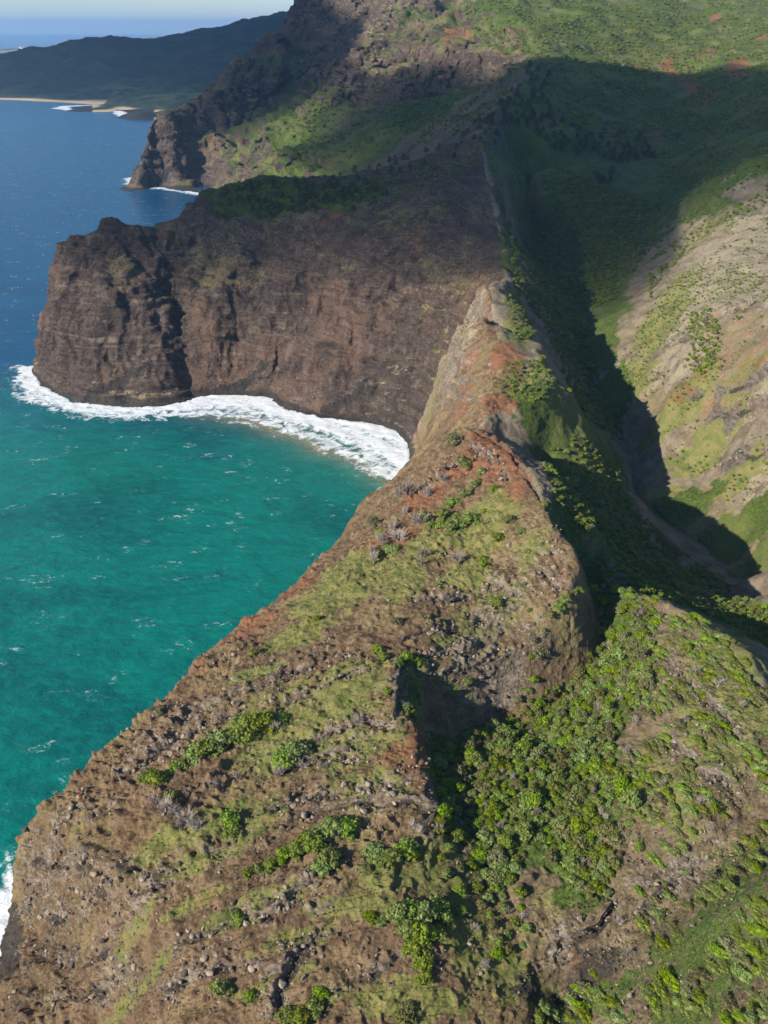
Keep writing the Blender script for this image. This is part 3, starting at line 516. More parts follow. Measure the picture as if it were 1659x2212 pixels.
TAN = [(640,1600,160,60,.36),(760,1500,100,60,.36),(700,1290,120,30,.3),(560,1420,80,30,.3),(1560,570,110,80,.75),(1620,500,60,50,.75),(1500,700,60,100,.45),(1640,640,60,80,.4),(1450,780,60,40,.5),(1620,900,60,40,.55),(1640,1060,40,60,.6),(1500,770,60,40,.5),(1000,720,50,60,.5),(960,780,30,60,.5),(840,880,60,50,.9),(760,880,60,18,.5),(560,820,60,35,.7),(470,800,40,40,.55),(860,900,40,40,.8),(300,820,120,25,.4),(690,260,30,20,.3),(700,300,60,20,.25),(620,340,60,20,.25),(780,170,40,30,.5),(830,60,40,40,.4),(1020,110,60,20,.4),(620,1650,70,30,.3),(1020,1240,60,50,.3)]
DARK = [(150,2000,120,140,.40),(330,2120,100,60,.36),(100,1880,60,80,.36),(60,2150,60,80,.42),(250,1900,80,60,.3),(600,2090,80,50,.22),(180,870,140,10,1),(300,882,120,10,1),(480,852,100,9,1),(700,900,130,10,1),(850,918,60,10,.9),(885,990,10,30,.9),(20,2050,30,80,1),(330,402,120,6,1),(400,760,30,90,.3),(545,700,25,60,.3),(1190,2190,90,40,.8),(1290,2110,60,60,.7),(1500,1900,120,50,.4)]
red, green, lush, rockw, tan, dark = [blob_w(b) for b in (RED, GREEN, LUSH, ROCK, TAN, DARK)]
rockw = np.clip(rockw*(.55+.5*patch), 0, 1)
rockw = np.maximum(rockw, w_bay*sst(.6, 1.0, slope)); rockw = np.maximum(rockw, .95*ledge_w); green = green*(1-.7*ledge_w)
tan = np.maximum(tan, (LF == 1)*sst(42, 12, z)*.42); red = np.maximum(red, (LF == 1)*.32*sst(.0, .5, perlin(x/45, y/45, z/30, 111)))
green = np.where(LF == 0, np.clip(green+.20*sst(-110, -60, x)*sst(620, 480, y), 0, 1), green)
green = np.where((LF == 4) & (y < 950) & (x > 170), np.clip(green+.13, 0, 1), green)
lush = np.where((LF == 0) & (y > 300) & (y < 560) & (x > 15), lush*.35, lush)
green = np.where(LF == 4, np.maximum(green, .45*sst(1000, 1300, y)), green)
lush = np.maximum(lush, (w_far*sst(.8, .45, slope)*.55))
lush = np.where((LF == 4) & (y > 1150), np.maximum(lush*.8, .58), lush)
dark = np.maximum(dark, sst(7, 2, z)*(LF < 3)*.9); dark = np.maximum(dark, .72*np.clip(crev_shade, 0, 1))  # last term paints the shade under overhanging ledges as dark colour
def set_attr(me, name, cols):
    a = me.attributes.new(name, 'FLOAT_COLOR', 'POINT')
    buf = np.ones((len(cols[0]), 4), np.float32)
    for i, c in enumerate(cols): buf[:, i] = c
    a.data.foreach_set('color', buf.ravel())
print("cov", time.time()-T0)
MAT = {}
MAT[0] = ground_material('spur_ground', (.095, .056, .030), (.205, .135, .072), (.10, .078, .058), (.29, .235, .175))
MAT[1] = ground_material('headland_ground', (.056, .037, .030), (.100, .067, .050), (.027, .020, .019), (.090, .061, .048), 2.0)
MAT[2] = ground_material('crag_ground', (.10, .07, .045), (.16, .12, .08), (.04, .031, .028), (.11, .08, .06), 4.0)
MAT[3] = ground_material('hillside_ground', (.095, .068, .04), (.185, .14, .085), (.085, .07, .058), (.26, .22, .175))
MAT[4] = ground_material('valley_ground', (.14, .11, .072), (.25, .205, .145), (.06, .048, .04), (.18, .15, .12), 1.6)
names = ['spur', 'headland', 'sea_cliffs', 'hillside', 'valley']
fc = P[F].mean(1); fl = landform(fc[:, 0], fc[:, 1])
zmax = VZ[F].max(1)
for i, nm in enumerate(names):
    f = F[(fl == i) & (zmax > -12)]; used, inv = np.unique(f.ravel(), return_inverse=True)
    o = make_mesh(nm, V[used], inv.reshape(-1, 3), MAT[i]); o['kind'] = 'structure'
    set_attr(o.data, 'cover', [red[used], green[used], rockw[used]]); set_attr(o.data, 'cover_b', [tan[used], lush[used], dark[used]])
print('ground', len(P), len(F), round(time.time()-T0, 1))
gx0, gy0, green0 = x, y, green
# ------------------------------------------------------------------ sea
def seg_dist(px, py, line):
    best = np.full(len(px), 1e9, np.float32); a = np.array(line)[:, :2]
    for p, q in zip(a[:-1], a[1:]):
        e = q-p; t = np.clip(((px-p[0])*e[0]+(py-p[1])*e[1])/(e@e+1e-9), 0, 1)
        best = np.minimum(best, np.hypot(px-p[0]-e[0]*t, py-p[1]-e[1]*t))
    return best
def inside(px, py, poly):
    a = np.array(poly)[:, :2]; r = np.zeros(len(px), bool); j = len(a)-1
    for i in range(len(a)):
        c = ((a[i, 1] > py) != (a[j, 1] > py)) & (px < (a[j, 0]-a[i, 0])*(py-a[i, 1])/(a[j, 1]-a[i, 1]+1e-12)+a[i, 0])
        r ^= c; j = i
    return r
SP_, SZ, SF = refine(-36000, 36000, -2000, 60000, 2000, lambda a, b: np.zeros(len(a)), 3.4, 20,
    wfun=lambda a, b: np.where((a > XMIN) & (a < XMAX) & (b > YMIN) & (b < YMAX) & (height_fast(a, b) > 4), .1, 1.0)*np.where(((b > 2700) & ~((b > 4000) & (b < 5900) & (a > -2700) & (a < -300))) | (b < 140), .3, 1.0)*np.where(b > 1150, .7, 1.0)*np.where((a > 320), .1, 1.))
sx, sy = SP_[:, 0], SP_[:, 1]
foam = np.zeros(len(sx), np.float32); sand = np.zeros(len(sx), np.float32)
def surf(outer, shore, reach, amp=1.0):
    idx = np.nonzero((sx > -1500) & (sx < 300) & (sy > 150) & (sy < 2700))[0]
    do = seg_dist(sx[idx], sy[idx], outer); dsh = seg_dist(sx[idx], sy[idx], shore)
    ins = inside(sx[idx], sy[idx], list(outer)+list(shore)[::-1])
    f = np.where(ins, .56+.42*do/(do+dsh+1e-3), .52*np.exp(-do/reach))
    f = f+np.where(ins, .16, .30*np.exp(-do/(reach*1.6)))*np.sin(do/4.2+3.0*perlin(sx[idx]/25, sy[idx]/25, 0*do, 31))*np.clip(.5+1.5*perlin(sx[idx]/40, sy[idx]/40, 0*do, 33), 0, 1)
    foam[idx] = np.maximum(foam[idx], amp*f); return idx, do, ins
O1 = [PZ(40,795,0),PZ(32,825,0),PZ(58,868,0),PZ(110,886,0),PZ(164,897,0),PZ(264,906,0),PZ(352,903,0),PZ(398,904,0),PZ(457,901,0),PZ(555,914,0),PZ(600,936,0),PZ(655,948,0),PZ(690,974,0),PZ(750,988,0),PZ(790,1006,0),PZ(815,1032,0),PZ(850,1060,0)]
I1 = [PZ(74,790,0)]+SHORE2[:15][::-1]+SHORE1[-3:][::-1]
idx, do, ins = surf(O1, I1, 22)
cxs = PZ(680,950,0); sand[idx] = np.exp(-do/9)*sst(150, 60, np.hypot(sx[idx]-cxs[0], sy[idx]-cxs[1]))
cxs = PZ(820,1020,0); sand[idx] = np.maximum(sand[idx], .7*np.exp(-do/9)*sst(80, 20, np.hypot(sx[idx]-cxs[0], sy[idx]-cxs[1])))
O2 = [PZ(-90,2230,0),PZ(-60,2080,0),PZ(-20,1990,0),PZ(0,1900,0),PZ(20,1840,0)]
surf(O2, [PZ(-90,2260,0),PZ(0,2095,0),PZ(20,2040,0),PZ(34,1985,0),PZ(40,1935,0)], 9)
O3 = [PZ(270,385,0),PZ(272,400,0),PZ(320,408,0),PZ(370,412,0),PZ(400,418,0),PZ(440,424,0),PZ(470,420,0)]
surf(O3, [PZ(298,380,0),PZ(288,396,0),PZ(300,400,0),PZ(350,405,0),PZ(400,413,0),PZ(440,418,0),PZ(462,414,0)], 20, 1.0)
COAST = [PZ(-60,210,0),PZ(0,211,0),PZ(60,211,0),PZ(120,209,0),PZ(180,209,0),PZ(225,213,0),PZ(243,217,0),PZ(238,222,0),PZ(215,226,0),PZ(190,228,0),PZ(140,230,0),PZ(134,234,0),PZ(150,238,0),PZ(192,235,0),PZ(230,233,0),PZ(260,234,0),PZ(258,242,0),PZ(262,250,0),PZ(300,253,0),PZ(334,247,0),PZ(386,242,0)]
idx = np.nonzero((sx > -2800) & (sx < 0) & (sy > 3900) & (sy < 6000))[0]; dc = seg_dist(sx[idx], sy[idx], COAST)
foam[idx] = np.maximum(foam[idx], (.8*sst(55, 12, dc+30*perlin(sx[idx]/120, sy[idx]/120, 0*dc, 41))))
teal = .12+.88*sst(1020, 700, sy+.18*(sx+150)+90*perlin(sx/160, sy/120, 0*sx, 5))*sst(-900, -300, sx)
wave = (.55*perlin(sx/14+sy/40, sy/9, 0*sx, 3)+.3*perlin(sx/6, sy/4.5, 0*sx, 4))*sst(1600, 300, sy)+np.clip(foam, 0, 1)*(.8+.9*perlin(sx/9, sy/6, 0*sx, 8))
m, nt = new_mat('sea_water'); k = NT(nt); p = k.pos()
a = k.sep(k.attr('water').outputs['Color'])
pw = k.n('ShaderNodeMapping'); nt.links.new(p, pw.inputs[0]); pw.inputs['Rotation'].default_value = (0, 0, R(-14)); pw.inputs['Scale'].default_value = (.72, 1, 1)
pw = pw.outputs[0]
big = k.noise(pw, .012, 4, .6); mid = k.noise(pw, .06, 5, .6, .6); fine = k.noise(pw, .35, 4, .6)
deep = k.mix(k.step(.3, .7, big), (.0008, .040, .125), (.0015, .062, .17))
shal = k.mix(k.step(.3, .7, mid), (.0005, .125, .100), (.0015, .165, .130))
shal = k.mix(k.math('MULTIPLY', k.step(.46, .60, k.noise(pw, .007, 4, .6, .5)), .8), shal, (.0005, .082, .078))
col = k.mix(a[1], deep, shal)
col = k.mix(k.math('MULTIPLY', k.step(.40, .70, k.noise(pw, .16, 5, .65, .4)), .4), col, k.mix(a[1], (.002, .075, .17), (.004, .21, .17)))
col = k.mix(k.math('MULTIPLY', a[2], .75), col, (.30, .24, .13))
# whitecaps: short torn streaks here and there
cap = k.math('MULTIPLY', k.step(.58, .68, k.noise(pw, .055, 2, .5)), k.step(.54, .68, k.noise(pw, .30, 5, .72, .8)))
cap2 = k.math('MULTIPLY', k.step(.58, .70, k.noise(pw, .022, 3, .6)), k.step(.62, .74, k.noise(pw, .6, 5, .75, 1.0)))
cap = k.math('ADD', cap, k.math('MULTIPLY', cap2, .6), clamp=True)
fn = k.math('ADD', k.math('MULTIPLY', k.math('SUBTRACT', k.noise(p, .11, 7, .68, .8), .5), 1.7), k.math('MULTIPLY', k.math('SUBTRACT', k.noise(p, .6, 5, .7), .5), .7))
sf = k.step(.50, .78, k.math('ADD', a[0], k.math('MULTIPLY', fn, k.math('MULTIPLY', k.step(0, .25, a[0]), .75))))
fo = k.math('MAXIMUM', k.math('MULTIPLY', cap, .7), k.math('MULTIPLY', sf, .97))
wcol = k.mix(k.noise(p, .5, 5, .7), (.62, .66, .66), (.86, .87, .86))
col = k.mix(fo, col, wcol)
hgt = k.math('ADD', k.math('MULTIPLY', mid, .9), k.math('ADD', k.math('MULTIPLY', fine, .55), k.math('MULTIPLY', k.noise(pw, 1.1, 3, .6), .2)))
k.principled(col, k.math('ADD', .2, k.math('MULTIPLY', fo, .6)), k.bump(hgt, .7, 1.7), .25, IOR=1.33)
sea = make_mesh('sea', np.stack([sx, sy, wave], 1), SF, m); sea['kind'] = 'structure'
set_attr(sea.data, 'water', [np.clip(foam, 0, 1.2), teal, sand])
print('sea', len(sx), round(time.time()-T0, 1))
# ------------------------------------------------------------------ far coast
LINES = []
FX0, FX1, FY0, FY1 = -3400.0, 1600.0, 3900.0, 9500.0
coast = [(-3400,5700,0),PZ(-60,210,0),PZ(0,211,0),PZ(60,211,0),PZ(120,209,0),PZ(180,209,0),PZ(225,213,0),PZ(243,217,0),PZ(238,222,0),PZ(215,226,0),PZ(190,228,0),PZ(165,229,0),PZ(140,230,0),PZ(134,234,0),PZ(150,238,0),PZ(180,238,0),PZ(192,235,0),PZ(230,233,0),PZ(260,234,0),PZ(258,242,0),PZ(262,250,0),PZ(300,253,0),PZ(328,252,0),PZ(334,247,0),PZ(360,244,0),PZ(386,242,0),PZ(430,244,0),PZ(520,246,0)]
LINES.append(coast)
LW((-3400,5300,-30),(-2200,5000,-30),(-1500,4300,-30),(-900,3950,-30),(-300,3900,-30))
LZ((150,233,9),(180,234,10),(215,230,11),(238,226,12))
LZ((270,245,14),(300,248,16),(330,245,14),(400,236,14))
LZ((0,205,14),(120,203,14),(240,206,18),(262,215,18),(330,215,22),(420,222,20),(480,220,25))
LZ((250,196,50),(262,192,45),(320,196,34),(420,200,40),(470,190,60))
LY((-120,130,6700),(-60,124,6700),(0,118,6700),(30,120,6700),(70,112,6750),(100,108,6800),(140,103,6800),(180,95,6850),(205,86,6900),(220,80,6900),(238,84,6900),(260,85,6950),(290,90,7000),(330,90,7000),(380,83,7050),(440,73,7100),(500,68,7200),(530,48,7250),(555,52,7250),(575,45,7300),(600,40,7350),(640,30,7400),(760,10,7500),(900,0,7600))
LY((220,80,6900),(200,130,6300),(190,170,5900)); LY((100,108,6800),(80,150,6200),(60,180,5800)); LY((380,83,7050),(360,130,6400),(330,170,5800))
LY((530,48,7250),(500,100,6500),(450,150,5800)); LY((640,30,7400),(600,110,6300),(560,180,5200),(540,215,4800))
LY((300,110,6700),(280,150,6200),(270,185,5700)); LY((150,125,6600),(140,165,6050))
LW((-3400,9500,-30),(-1500,9300,-30),(300,9300,60),(1600,9300,300)); LW((1600,4000,350),(1600,7000,500),(1600,9300,400))
LW((-3400,6400,90),(-2800,6800,110)); LW((-3400,7400,-10),(-2000,7900,-10),(-800,8300,20))
CF = 20.0
ZF = solve(LINES, FX0, FX1, FY0, FY1, [320, 160, 80, 40, 20], [300, 150, 80, 50, 25])
def height_far(a, b): return sample(ZF, a, b, CF, FX0, FY0)
P, Z, F = refine(FX0, FX1, FY0, FY1, 250, height_far, 3.2, 14)
x, y, z = P[:, 0], P[:, 1], Z
gx = (height_far(x+20, y)-height_far(x-20, y))/40; gy = (height_far(x, y+20)-height_far(x, y-20))/40; slope = np.hypot(gx, gy)
ld = sst(0, 25, z)
z2 = z+ld*(55*(ridged(perlin(x/420, y/420, 0*z, 3))-.5)+30*(ridged(perlin(x/180, y/180, 0*z, 4))-.5)+9*fbm(x/80, y/80, 0*z, 3, 6))*(.75+.25*sst(.06, .25, slope))+ld*(6*np.maximum(perlin(x/30, y/30, 0*z, 8), -.1)+5*perlin(x/14, y/14, 0*z, 9))
beach = sst(5, 2, z)*sst(-1.5, .5, z)
rk = inside(x, y, [PZ(120,245,0),PZ(130,225,0),PZ(200,229,0),PZ(200,243,0)]) | inside(x, y, [PZ(250,238,0),PZ(335,238,0),PZ(332,262,0),PZ(240,262,0)])
beach = np.where(rk, 0, beach); rocky = np.where(rk, sst(14, 6, z), 0)
m, nt = new_mat('far_hills_ground'); k = NT(nt); p = k.pos()
a = k.sep(k.attr('cover').outputs['Color'])
n1 = k.noise(p, .004, 6, .65); n2 = k.noise(p, .03, 5, .7)
col = k.mix(k.step(.4, .6, n2), (.012, .024, .009), (.03, .046, .016))
col = k.mix(k.math('MULTIPLY', k.step(.48, .60, n1), .7), col, (.06, .078, .026))
col = k.mix(k.math('MULTIPLY', a[2], k.step(.42, .55, k.noise(p, .012, 4, .6))), col, (.10, .15, .035))
col = k.mix(a[1], col, (.025, .022, .02)); col = k.mix(a[0], col, (.50, .38, .24))
k.principled(col, .95, k.bump(n2, .6, 12), .1)
far = make_mesh('far_hills', np.stack([x, y, z2], 1), F, m); far['kind'] = 'structure'
fld = sst(60, 20, z)*sst(12, 20, z)*sst(-1700, -1200, x)
set_attr(far.data, 'cover', [beach, rocky, fld])
# distant plain with a town
LINES = []
LZ((-80,118,0),(0,112,0),(20,106,0),(30,103,0),(60,105,0),(100,118,0)) ; LZ((0,101,0),(8,100,0),(40,99,0))
LW(PZ(0,101,0),(-7200,15500,0),(-5200,19500,0),(-2500,21500,0),(1500,22000,0))
LW((-9500,12500,-40),(-9000,16000,-40),(-6500,20500,-40),(-3000,23000,-40),(1500,23500,-40)); LW((-9500,11500,-40),(-5000,10200,-40),(0,9600,-40))
LY((40,101,14500),(80,96,14700),(130,93,14800),(200,92,14900),(230,90,15000)); LY((40,101,14500),(100,106,13300),(180,103,13200),(220,96,13300),(300,93,13400))
LY((230,90,15000),(290,84,15200),(340,80,15300),(380,77,15400),(440,72,15500),(480,67,15600),(560,62,15700))
LY((380,77,15400),(420,74,17000),(480,66,18000))
ZD = solve(LINES, -9600., 1600., 9500., 24000., [800, 400, 200, 100], [300, 150, 80, 40])
def height_plain(a, b): return sample(ZD, a, b, 100.0, -9600., 9500.)
P, Z, F = refine(-9600, 1600, 9500, 24000, 1000, height_plain, 4, 12)
x, y, z = P[:, 0], P[:, 1], Z
z2 = z+sst(2, 20, z)*(14*fbm(x/500, y/500, 0*z, 4, 3)+9*np.maximum(perlin(x/70, y/70, 0*z, 5), -.2))
m, nt = new_mat('plain_ground'); k = NT(nt); p = k.pos()
n1 = k.noise(p, .0016, 5, .6); n2 = k.noise(p, .008, 5, .7)
col = k.mix(k.step(.42, .6, n2), (.03, .05, .02), (.06, .09, .03)); col = k.mix(k.step(.42, .55, n1), col, (.24, .26, .11))
k.principled(col, .95, None, .1)
pl = make_mesh('coastal_plain', np.stack([x, y, z2], 1), F, m); pl['kind'] = 'structure'
# foam along the far beaches
print('far', len(x), round(time.time()-T0, 1))
# ------------------------------------------------------------------ air
m, nt = new_mat('haze'); k = NT(nt)
pv = k.n('ShaderNodeVolumePrincipled'); pv.inputs['Color'].default_value = (.40, .66, 1.0, 1); pv.inputs['Density'].default_value = HAZE_DENSITY; pv.inputs['Anisotropy'].default_value = .25
o = k.n('ShaderNodeOutputMaterial'); nt.links.new(pv.outputs[0], o.inputs['Volume'])
b = np.array([(X, Y, ZZ) for ZZ in (-45, HAZE_TOP) for Y in (-3000, 61000) for X in (-37000, 37000)], float)
q = np.array([(0, 2, 3), (0, 3, 1), (4, 5, 7), (4, 7, 6), (0, 1, 5), (0, 5, 4), (2, 6, 7), (2, 7, 3), (0, 4, 6), (0, 6, 2), (1, 3, 7), (1, 7, 5)])
hz = make_mesh('haze', b, q, m, False); hz['kind'] = 'stuff'
# ------------------------------------------------------------------ clouds above the frame, between the sun and the shaded slopes
m, nt = new_mat('cloud_vapour'); k = NT(nt)
pv = k.n('ShaderNodeVolumePrincipled'); pv.inputs['Color'].default_value = (.97, .98, 1.0, 1); pv.inputs['Density'].default_value = .0105; pv.inputs['Anisotropy'].default_value = .3
o = k.n('ShaderNodeOutputMaterial'); nt.links.new(pv.outputs[0], o.inputs['Volume'])
def cloud(name, poly, alt, thick, soft, seed, gz=150, edge=90):
    t = (alt-gz)/to_sun[2]; off = np.array([to_sun[0]*t, to_sun[1]*t])
    pg = np.array(poly)[:, :2]+off
    lo, hi = pg.min(0)-soft*2, pg.max(0)+soft*2; st = max(18.0, (hi-lo).max()/150)
    gxs = np.arange(lo[0], hi[0], st); gys = np.arange(lo[1], hi[1], st); X, Y = np.meshgrid(gxs, gys); xx, yy = X.ravel(), Y.ravel()
    wx = xx+edge*perlin(xx/260, yy/260, 0*xx, seed); wy = yy+edge*perlin(xx/260, yy/260, 0*xx+7.3, seed+1)
    dd = seg_dist(wx, wy, list(pg)+[pg[0]]); sd = np.where(inside(wx, wy, pg), dd, -dd)
    th = sst(-soft, soft, sd)*thick*(1+.5*fbm(xx/150, yy/150, 0*xx, 3, seed+3))
    ok = (th > 1.0).reshape(X.shape); th = np.maximum(th, 0)
    idx = np.arange(X.size).reshape(X.shape); q = ok[:-1, :-1] | ok[1:, :-1] | ok[:-1, 1:] | ok[1:, 1:]
    a_, b_, c_, d_ = [w[q] for w in (idx[:-1, :-1], idx[:-1, 1:], idx[1:, 1:], idx[1:, :-1])]
    top = np.concatenate([np.stack([a_, b_, c_], 1), np.stack([a_, c_, d_], 1)]); n = X.size
    e = np.concatenate([top[:, [0, 1]], top[:, [1, 2]], top[:, [2, 0]]]); es = np.sort(e, 1); key = es[:, 0].astype(np.int64)*n+es[:, 1]
    u_, first, cnt = np.unique(key, return_index=True, return_counts=True); be = e[first[cnt == 1]]
    side = np.concatenate([np.stack([be[:, 1], be[:, 0], be[:, 0]+n], 1), np.stack([be[:, 1], be[:, 0]+n, be[:, 1]+n], 1)])
    Ff = np.concatenate([top, top[:, ::-1]+n, side])
    Vv = np.concatenate([np.stack([xx, yy, alt+.75*th+.5], 1), np.stack([xx, yy, alt-.25*th-.5], 1)])
    used, inv = np.unique(Ff.ravel(), return_inverse=True)
    ob = make_mesh(name, Vv[used], inv.reshape(-1, 3), m); ob['kind'] = 'stuff'
    return ob
def ground_poly(pix):
    r = []
    for u, v, *w in pix:
        if w: r.append(PY(u, v, w[0]))
        else: r.append(tuple(hit(u, v)[0]))
    return r
cloud('cloud', ground_poly([(30,640,985),(150,640),(300,660),(420,680),(520,650),(700,640),(860,620),(1000,600),(1070,600),(1150,620),(1280,590),(1420,540),(1560,470),(1700,420,1050),(1900,330,1300),(1800,150,1700),(1560,110,2000),(1400,118,1950),(1250,115,1950),(1150,135,1850),(1010,112,2150),(900,118,2340),(800,140,2370),(755,215,2290),(735,250,2250),(690,290,2180),(640,330,2080),(590,370,1950),(560,385,1500),(430,440,1100),(240,440,1040),(80,500,1030)]), 900, 150, 95, 11, 150, 150)
cloud('cloud', ground_poly([(470,405,2265),(520,340,2280),(590,280,2330),(660,245,2380),(735,205,2380),(752,140,2420),(800,80,2560),(870,-10,2800),(860,-80,3100),(640,-60,3200),(540,90,2900),(470,190,2600),(330,240,2420),(290,280,2300),(280,410,2215)]), 1000, 150, 80, 23, 200, 110)
cloud('cloud', [(-4200,5900,60),(-2300,5700,60),(-1500,5000,60),(-700,4300,60),(100,4200,60),(900,6000,60),(1200,7600,60),(-800,8200,60),(-2600,7600,60),(-4200,7600,60)], 1300, 170, 220, 37, 120, 200)
print('air', round(time.time()-T0, 1))
# ------------------------------------------------------------------ plants: shapes
def hide_mesh(name, V, F, mats, mi=None, smooth=False):
    me = bpy.data.meshes.new(name); F = np.asarray(F); V = np.asarray(V, np.float32)
    me.vertices.add(len(V)); me.vertices.foreach_set('co', V.ravel())
    me.loops.add(len(F)*3); me.loops.foreach_set('vertex_index', F.astype(np.int32).ravel())
    me.polygons.add(len(F)); me.polygons.foreach_set('loop_start', np.arange(0, len(F)*3, 3, dtype=np.int32))
    me.polygons.foreach_set('use_smooth', np.full(len(F), smooth))
    for m_ in mats: me.materials.append(m_)
    if mi is not None: me.polygons.foreach_set('material_index', np.asarray(mi, np.int32))
    me.update(calc_edges=True)
    return me
def ico():
    t = (1+5**.5)/2
    v = np.array([(-1,t,0),(1,t,0),(-1,-t,0),(1,-t,0),(0,-1,t),(0,1,t),(0,-1,-t),(0,1,-t),(t,0,-1),(t,0,1),(-t,0,-1),(-t,0,1)], float)
    f = np.array([(0,11,5),(0,5,1),(0,1,7),(0,7,10),(0,10,11),(1,5,9),(5,11,4),(11,10,2),(10,7,6),(7,1,8),(3,9,4),(3,4,2),(3,2,6),(3,6,8),(3,8,9),(4,9,5),(2,4,11),(6,2,10),(8,6,7),(9,8,1)])
    return v/np.linalg.norm(v, axis=1, keepdims=True), f
def subdiv(v, f):
    e = {}; v = list(map(tuple, v)); nf = []
    def mid(a, b):
        k_ = (min(a, b), max(a, b))
        if k_ not in e:
            m_ = (np.array(v[a])+np.array(v[b]))/2; m_ /= np.linalg.norm(m_); v.append(tuple(m_)); e[k_] = len(v)-1
        return e[k_]
    for a, b, c in f:
        x_, y_, z_ = mid(a, b), mid(b, c), mid(c, a); nf += [(a, x_, z_), (x_, b, y_), (z_, y_, c), (x_, y_, z_)]
    return np.array(v), np.array(nf)
I0 = ico(); I1_ = subdiv(*I0)
class MB:
    def __init__(s): s.v = []; s.f = []; s.n = 0; s.m = []
    def add(s, v, f, mi=0): s.v.append(np.asarray(v, float)); s.f.append(np.asarray(f)+s.n); s.n += len(v); s.m += [mi]*len(f)
    def tube(s, pts, rads, sides=4, mi=0):
        pts = np.asarray(pts, float); rings = []
        for i, (p_, r_) in enumerate(zip(pts, rads)):
            t = pts[min(i+1, len(pts)-1)]-pts[max(i-1, 0)]; t /= np.linalg.norm(t)+1e-9
            a_ = np.cross(t, (0, 0, 1) if abs(t[2]) < .9 else (1, 0, 0)); a_ /= np.linalg.norm(a_); b_ = np.cross(t, a_)
            an = np.linspace(0, 2*np.pi, sides, endpoint=False); rings.append(p_+r_*(np.cos(an)[:, None]*a_+np.sin(an)[:, None]*b_))
        f = []
        for i in range(len(pts)-1):
            for j in range(sides):
                a_, b_ = i*sides+j, i*sides+(j+1) % sides; f += [(a_, b_, b_+sides), (a_, b_+sides, a_+sides)]
        s.add(np.concatenate(rings), f, mi)
    def leaves(s, P_, N_, size, rg, mi=0, jit=.6):
        n = len(P_); N_ = N_+rg.normal(0, jit, (n, 3)); N_ /= np.linalg.norm(N_, axis=1, keepdims=True)
        a_ = np.cross(N_, rg.normal(0, 1, (n, 3))); a_ /= np.linalg.norm(a_, axis=1, keepdims=True); b_ = np.cross(N_, a_)
        sz = size*rg.uniform(.6, 1.35, (n, 1))
        q = np.stack([P_-a_*sz*.5, P_+b_*sz*.42+N_*sz*.12, P_+a_*sz*.5, P_-b_*sz*.42+N_*sz*.12], 1).reshape(-1, 3)
        i = np.arange(n)[:, None]*4; f = np.concatenate([i+np.array([[0, 2, 1]]), i+np.array([[0, 3, 2]])]); s.add(q, f, mi)
    def arrays(s): return np.concatenate(s.v), np.concatenate(s.f), np.array(s.m)
    def mesh(s, name, mats, smooth=False): v, f, mi = s.arrays(); return hide_mesh(name, v, f, mats, mi, smooth)
def leaf_material(name, a, b, rough=.6):
    m, nt = new_mat(name); k = NT(nt)
    oi = k.n('ShaderNodeObjectInfo').outputs['Random']; gi = k.n('ShaderNodeNewGeometry').outputs['Random Per Island']
    col = k.mix(gi, a, b)
    hs = k.n('ShaderNodeHueSaturation'); k.put(hs.inputs['Color'], col); k.put(hs.inputs['Hue'], k.math('ADD', .462, k.math('MULTIPLY', oi, .042))); k.put(hs.inputs['Value'], k.math('ADD', .72, k.math('MULTIPLY', oi, .56))); k.put(hs.inputs['Saturation'], k.math('SUBTRACT', 1.08, k.math('MULTIPLY', k.math('FRACT', k.math('MULTIPLY', oi, 7.3)), .35)))
    d_ = k.n('ShaderNodeBsdfPrincipled'); k.put(d_.inputs['Base Color'], hs.outputs[0]); d_.inputs['Roughness'].default_value = rough; d_.inputs['Specular IOR Level'].default_value = .25
    t_ = k.n('ShaderNodeBsdfTranslucent'); k.put(t_.inputs[0], k.mix(.5, hs.outputs[0], b))
    mx = k.n('ShaderNodeMixShader'); mx.inputs[0].default_value = .3; nt.links.new(d_.outputs[0], mx.inputs[1]); nt.links.new(t_.outputs[0], mx.inputs[2])
    o = k.n('ShaderNodeOutputMaterial'); nt.links.new(mx.outputs[0], o.inputs[0]); return m
def plain_material(name, a, b, rough=.9, scale=4.0):
    m, nt = new_mat(name); k = NT(nt); oi = k.n('ShaderNodeObjectInfo').outputs['Random']
    tc = k.n('ShaderNodeTexCoord').outputs['Object']
    f = k.math('ADD', k.math('MULTIPLY', k.noise(tc, scale, 5, .7), .8), k.math('MULTIPLY', k.math('SUBTRACT', oi, .5), .5), clamp=True)
    k.principled(k.mix(k.step(.25, .75, f), a, b), rough, None, .2); return m
M_LEAF = leaf_material('green_leaves', (.085, .15, .007), (.19, .27, .02))
M_OLIVE = leaf_material('olive_leaves', (.10, .115, .026), (.20, .20, .06))
M_NEEDLE = leaf_material('needles', (.022, .040, .020), (.055, .078, .036))
M_BARK = plain_material('bark', (.10, .075, .055), (.20, .165, .13))
M_TWIG = plain_material('bleached_twigs', (.26, .21, .175), (.42, .355, .30))
M_ROCK = plain_material('weathered_rock', (.085, .064, .047), (.31, .25, .19), .95, 1.3)
M_GRASS = leaf_material('grass_blades', (.12, .125, .035), (.26, .22, .10), .8)
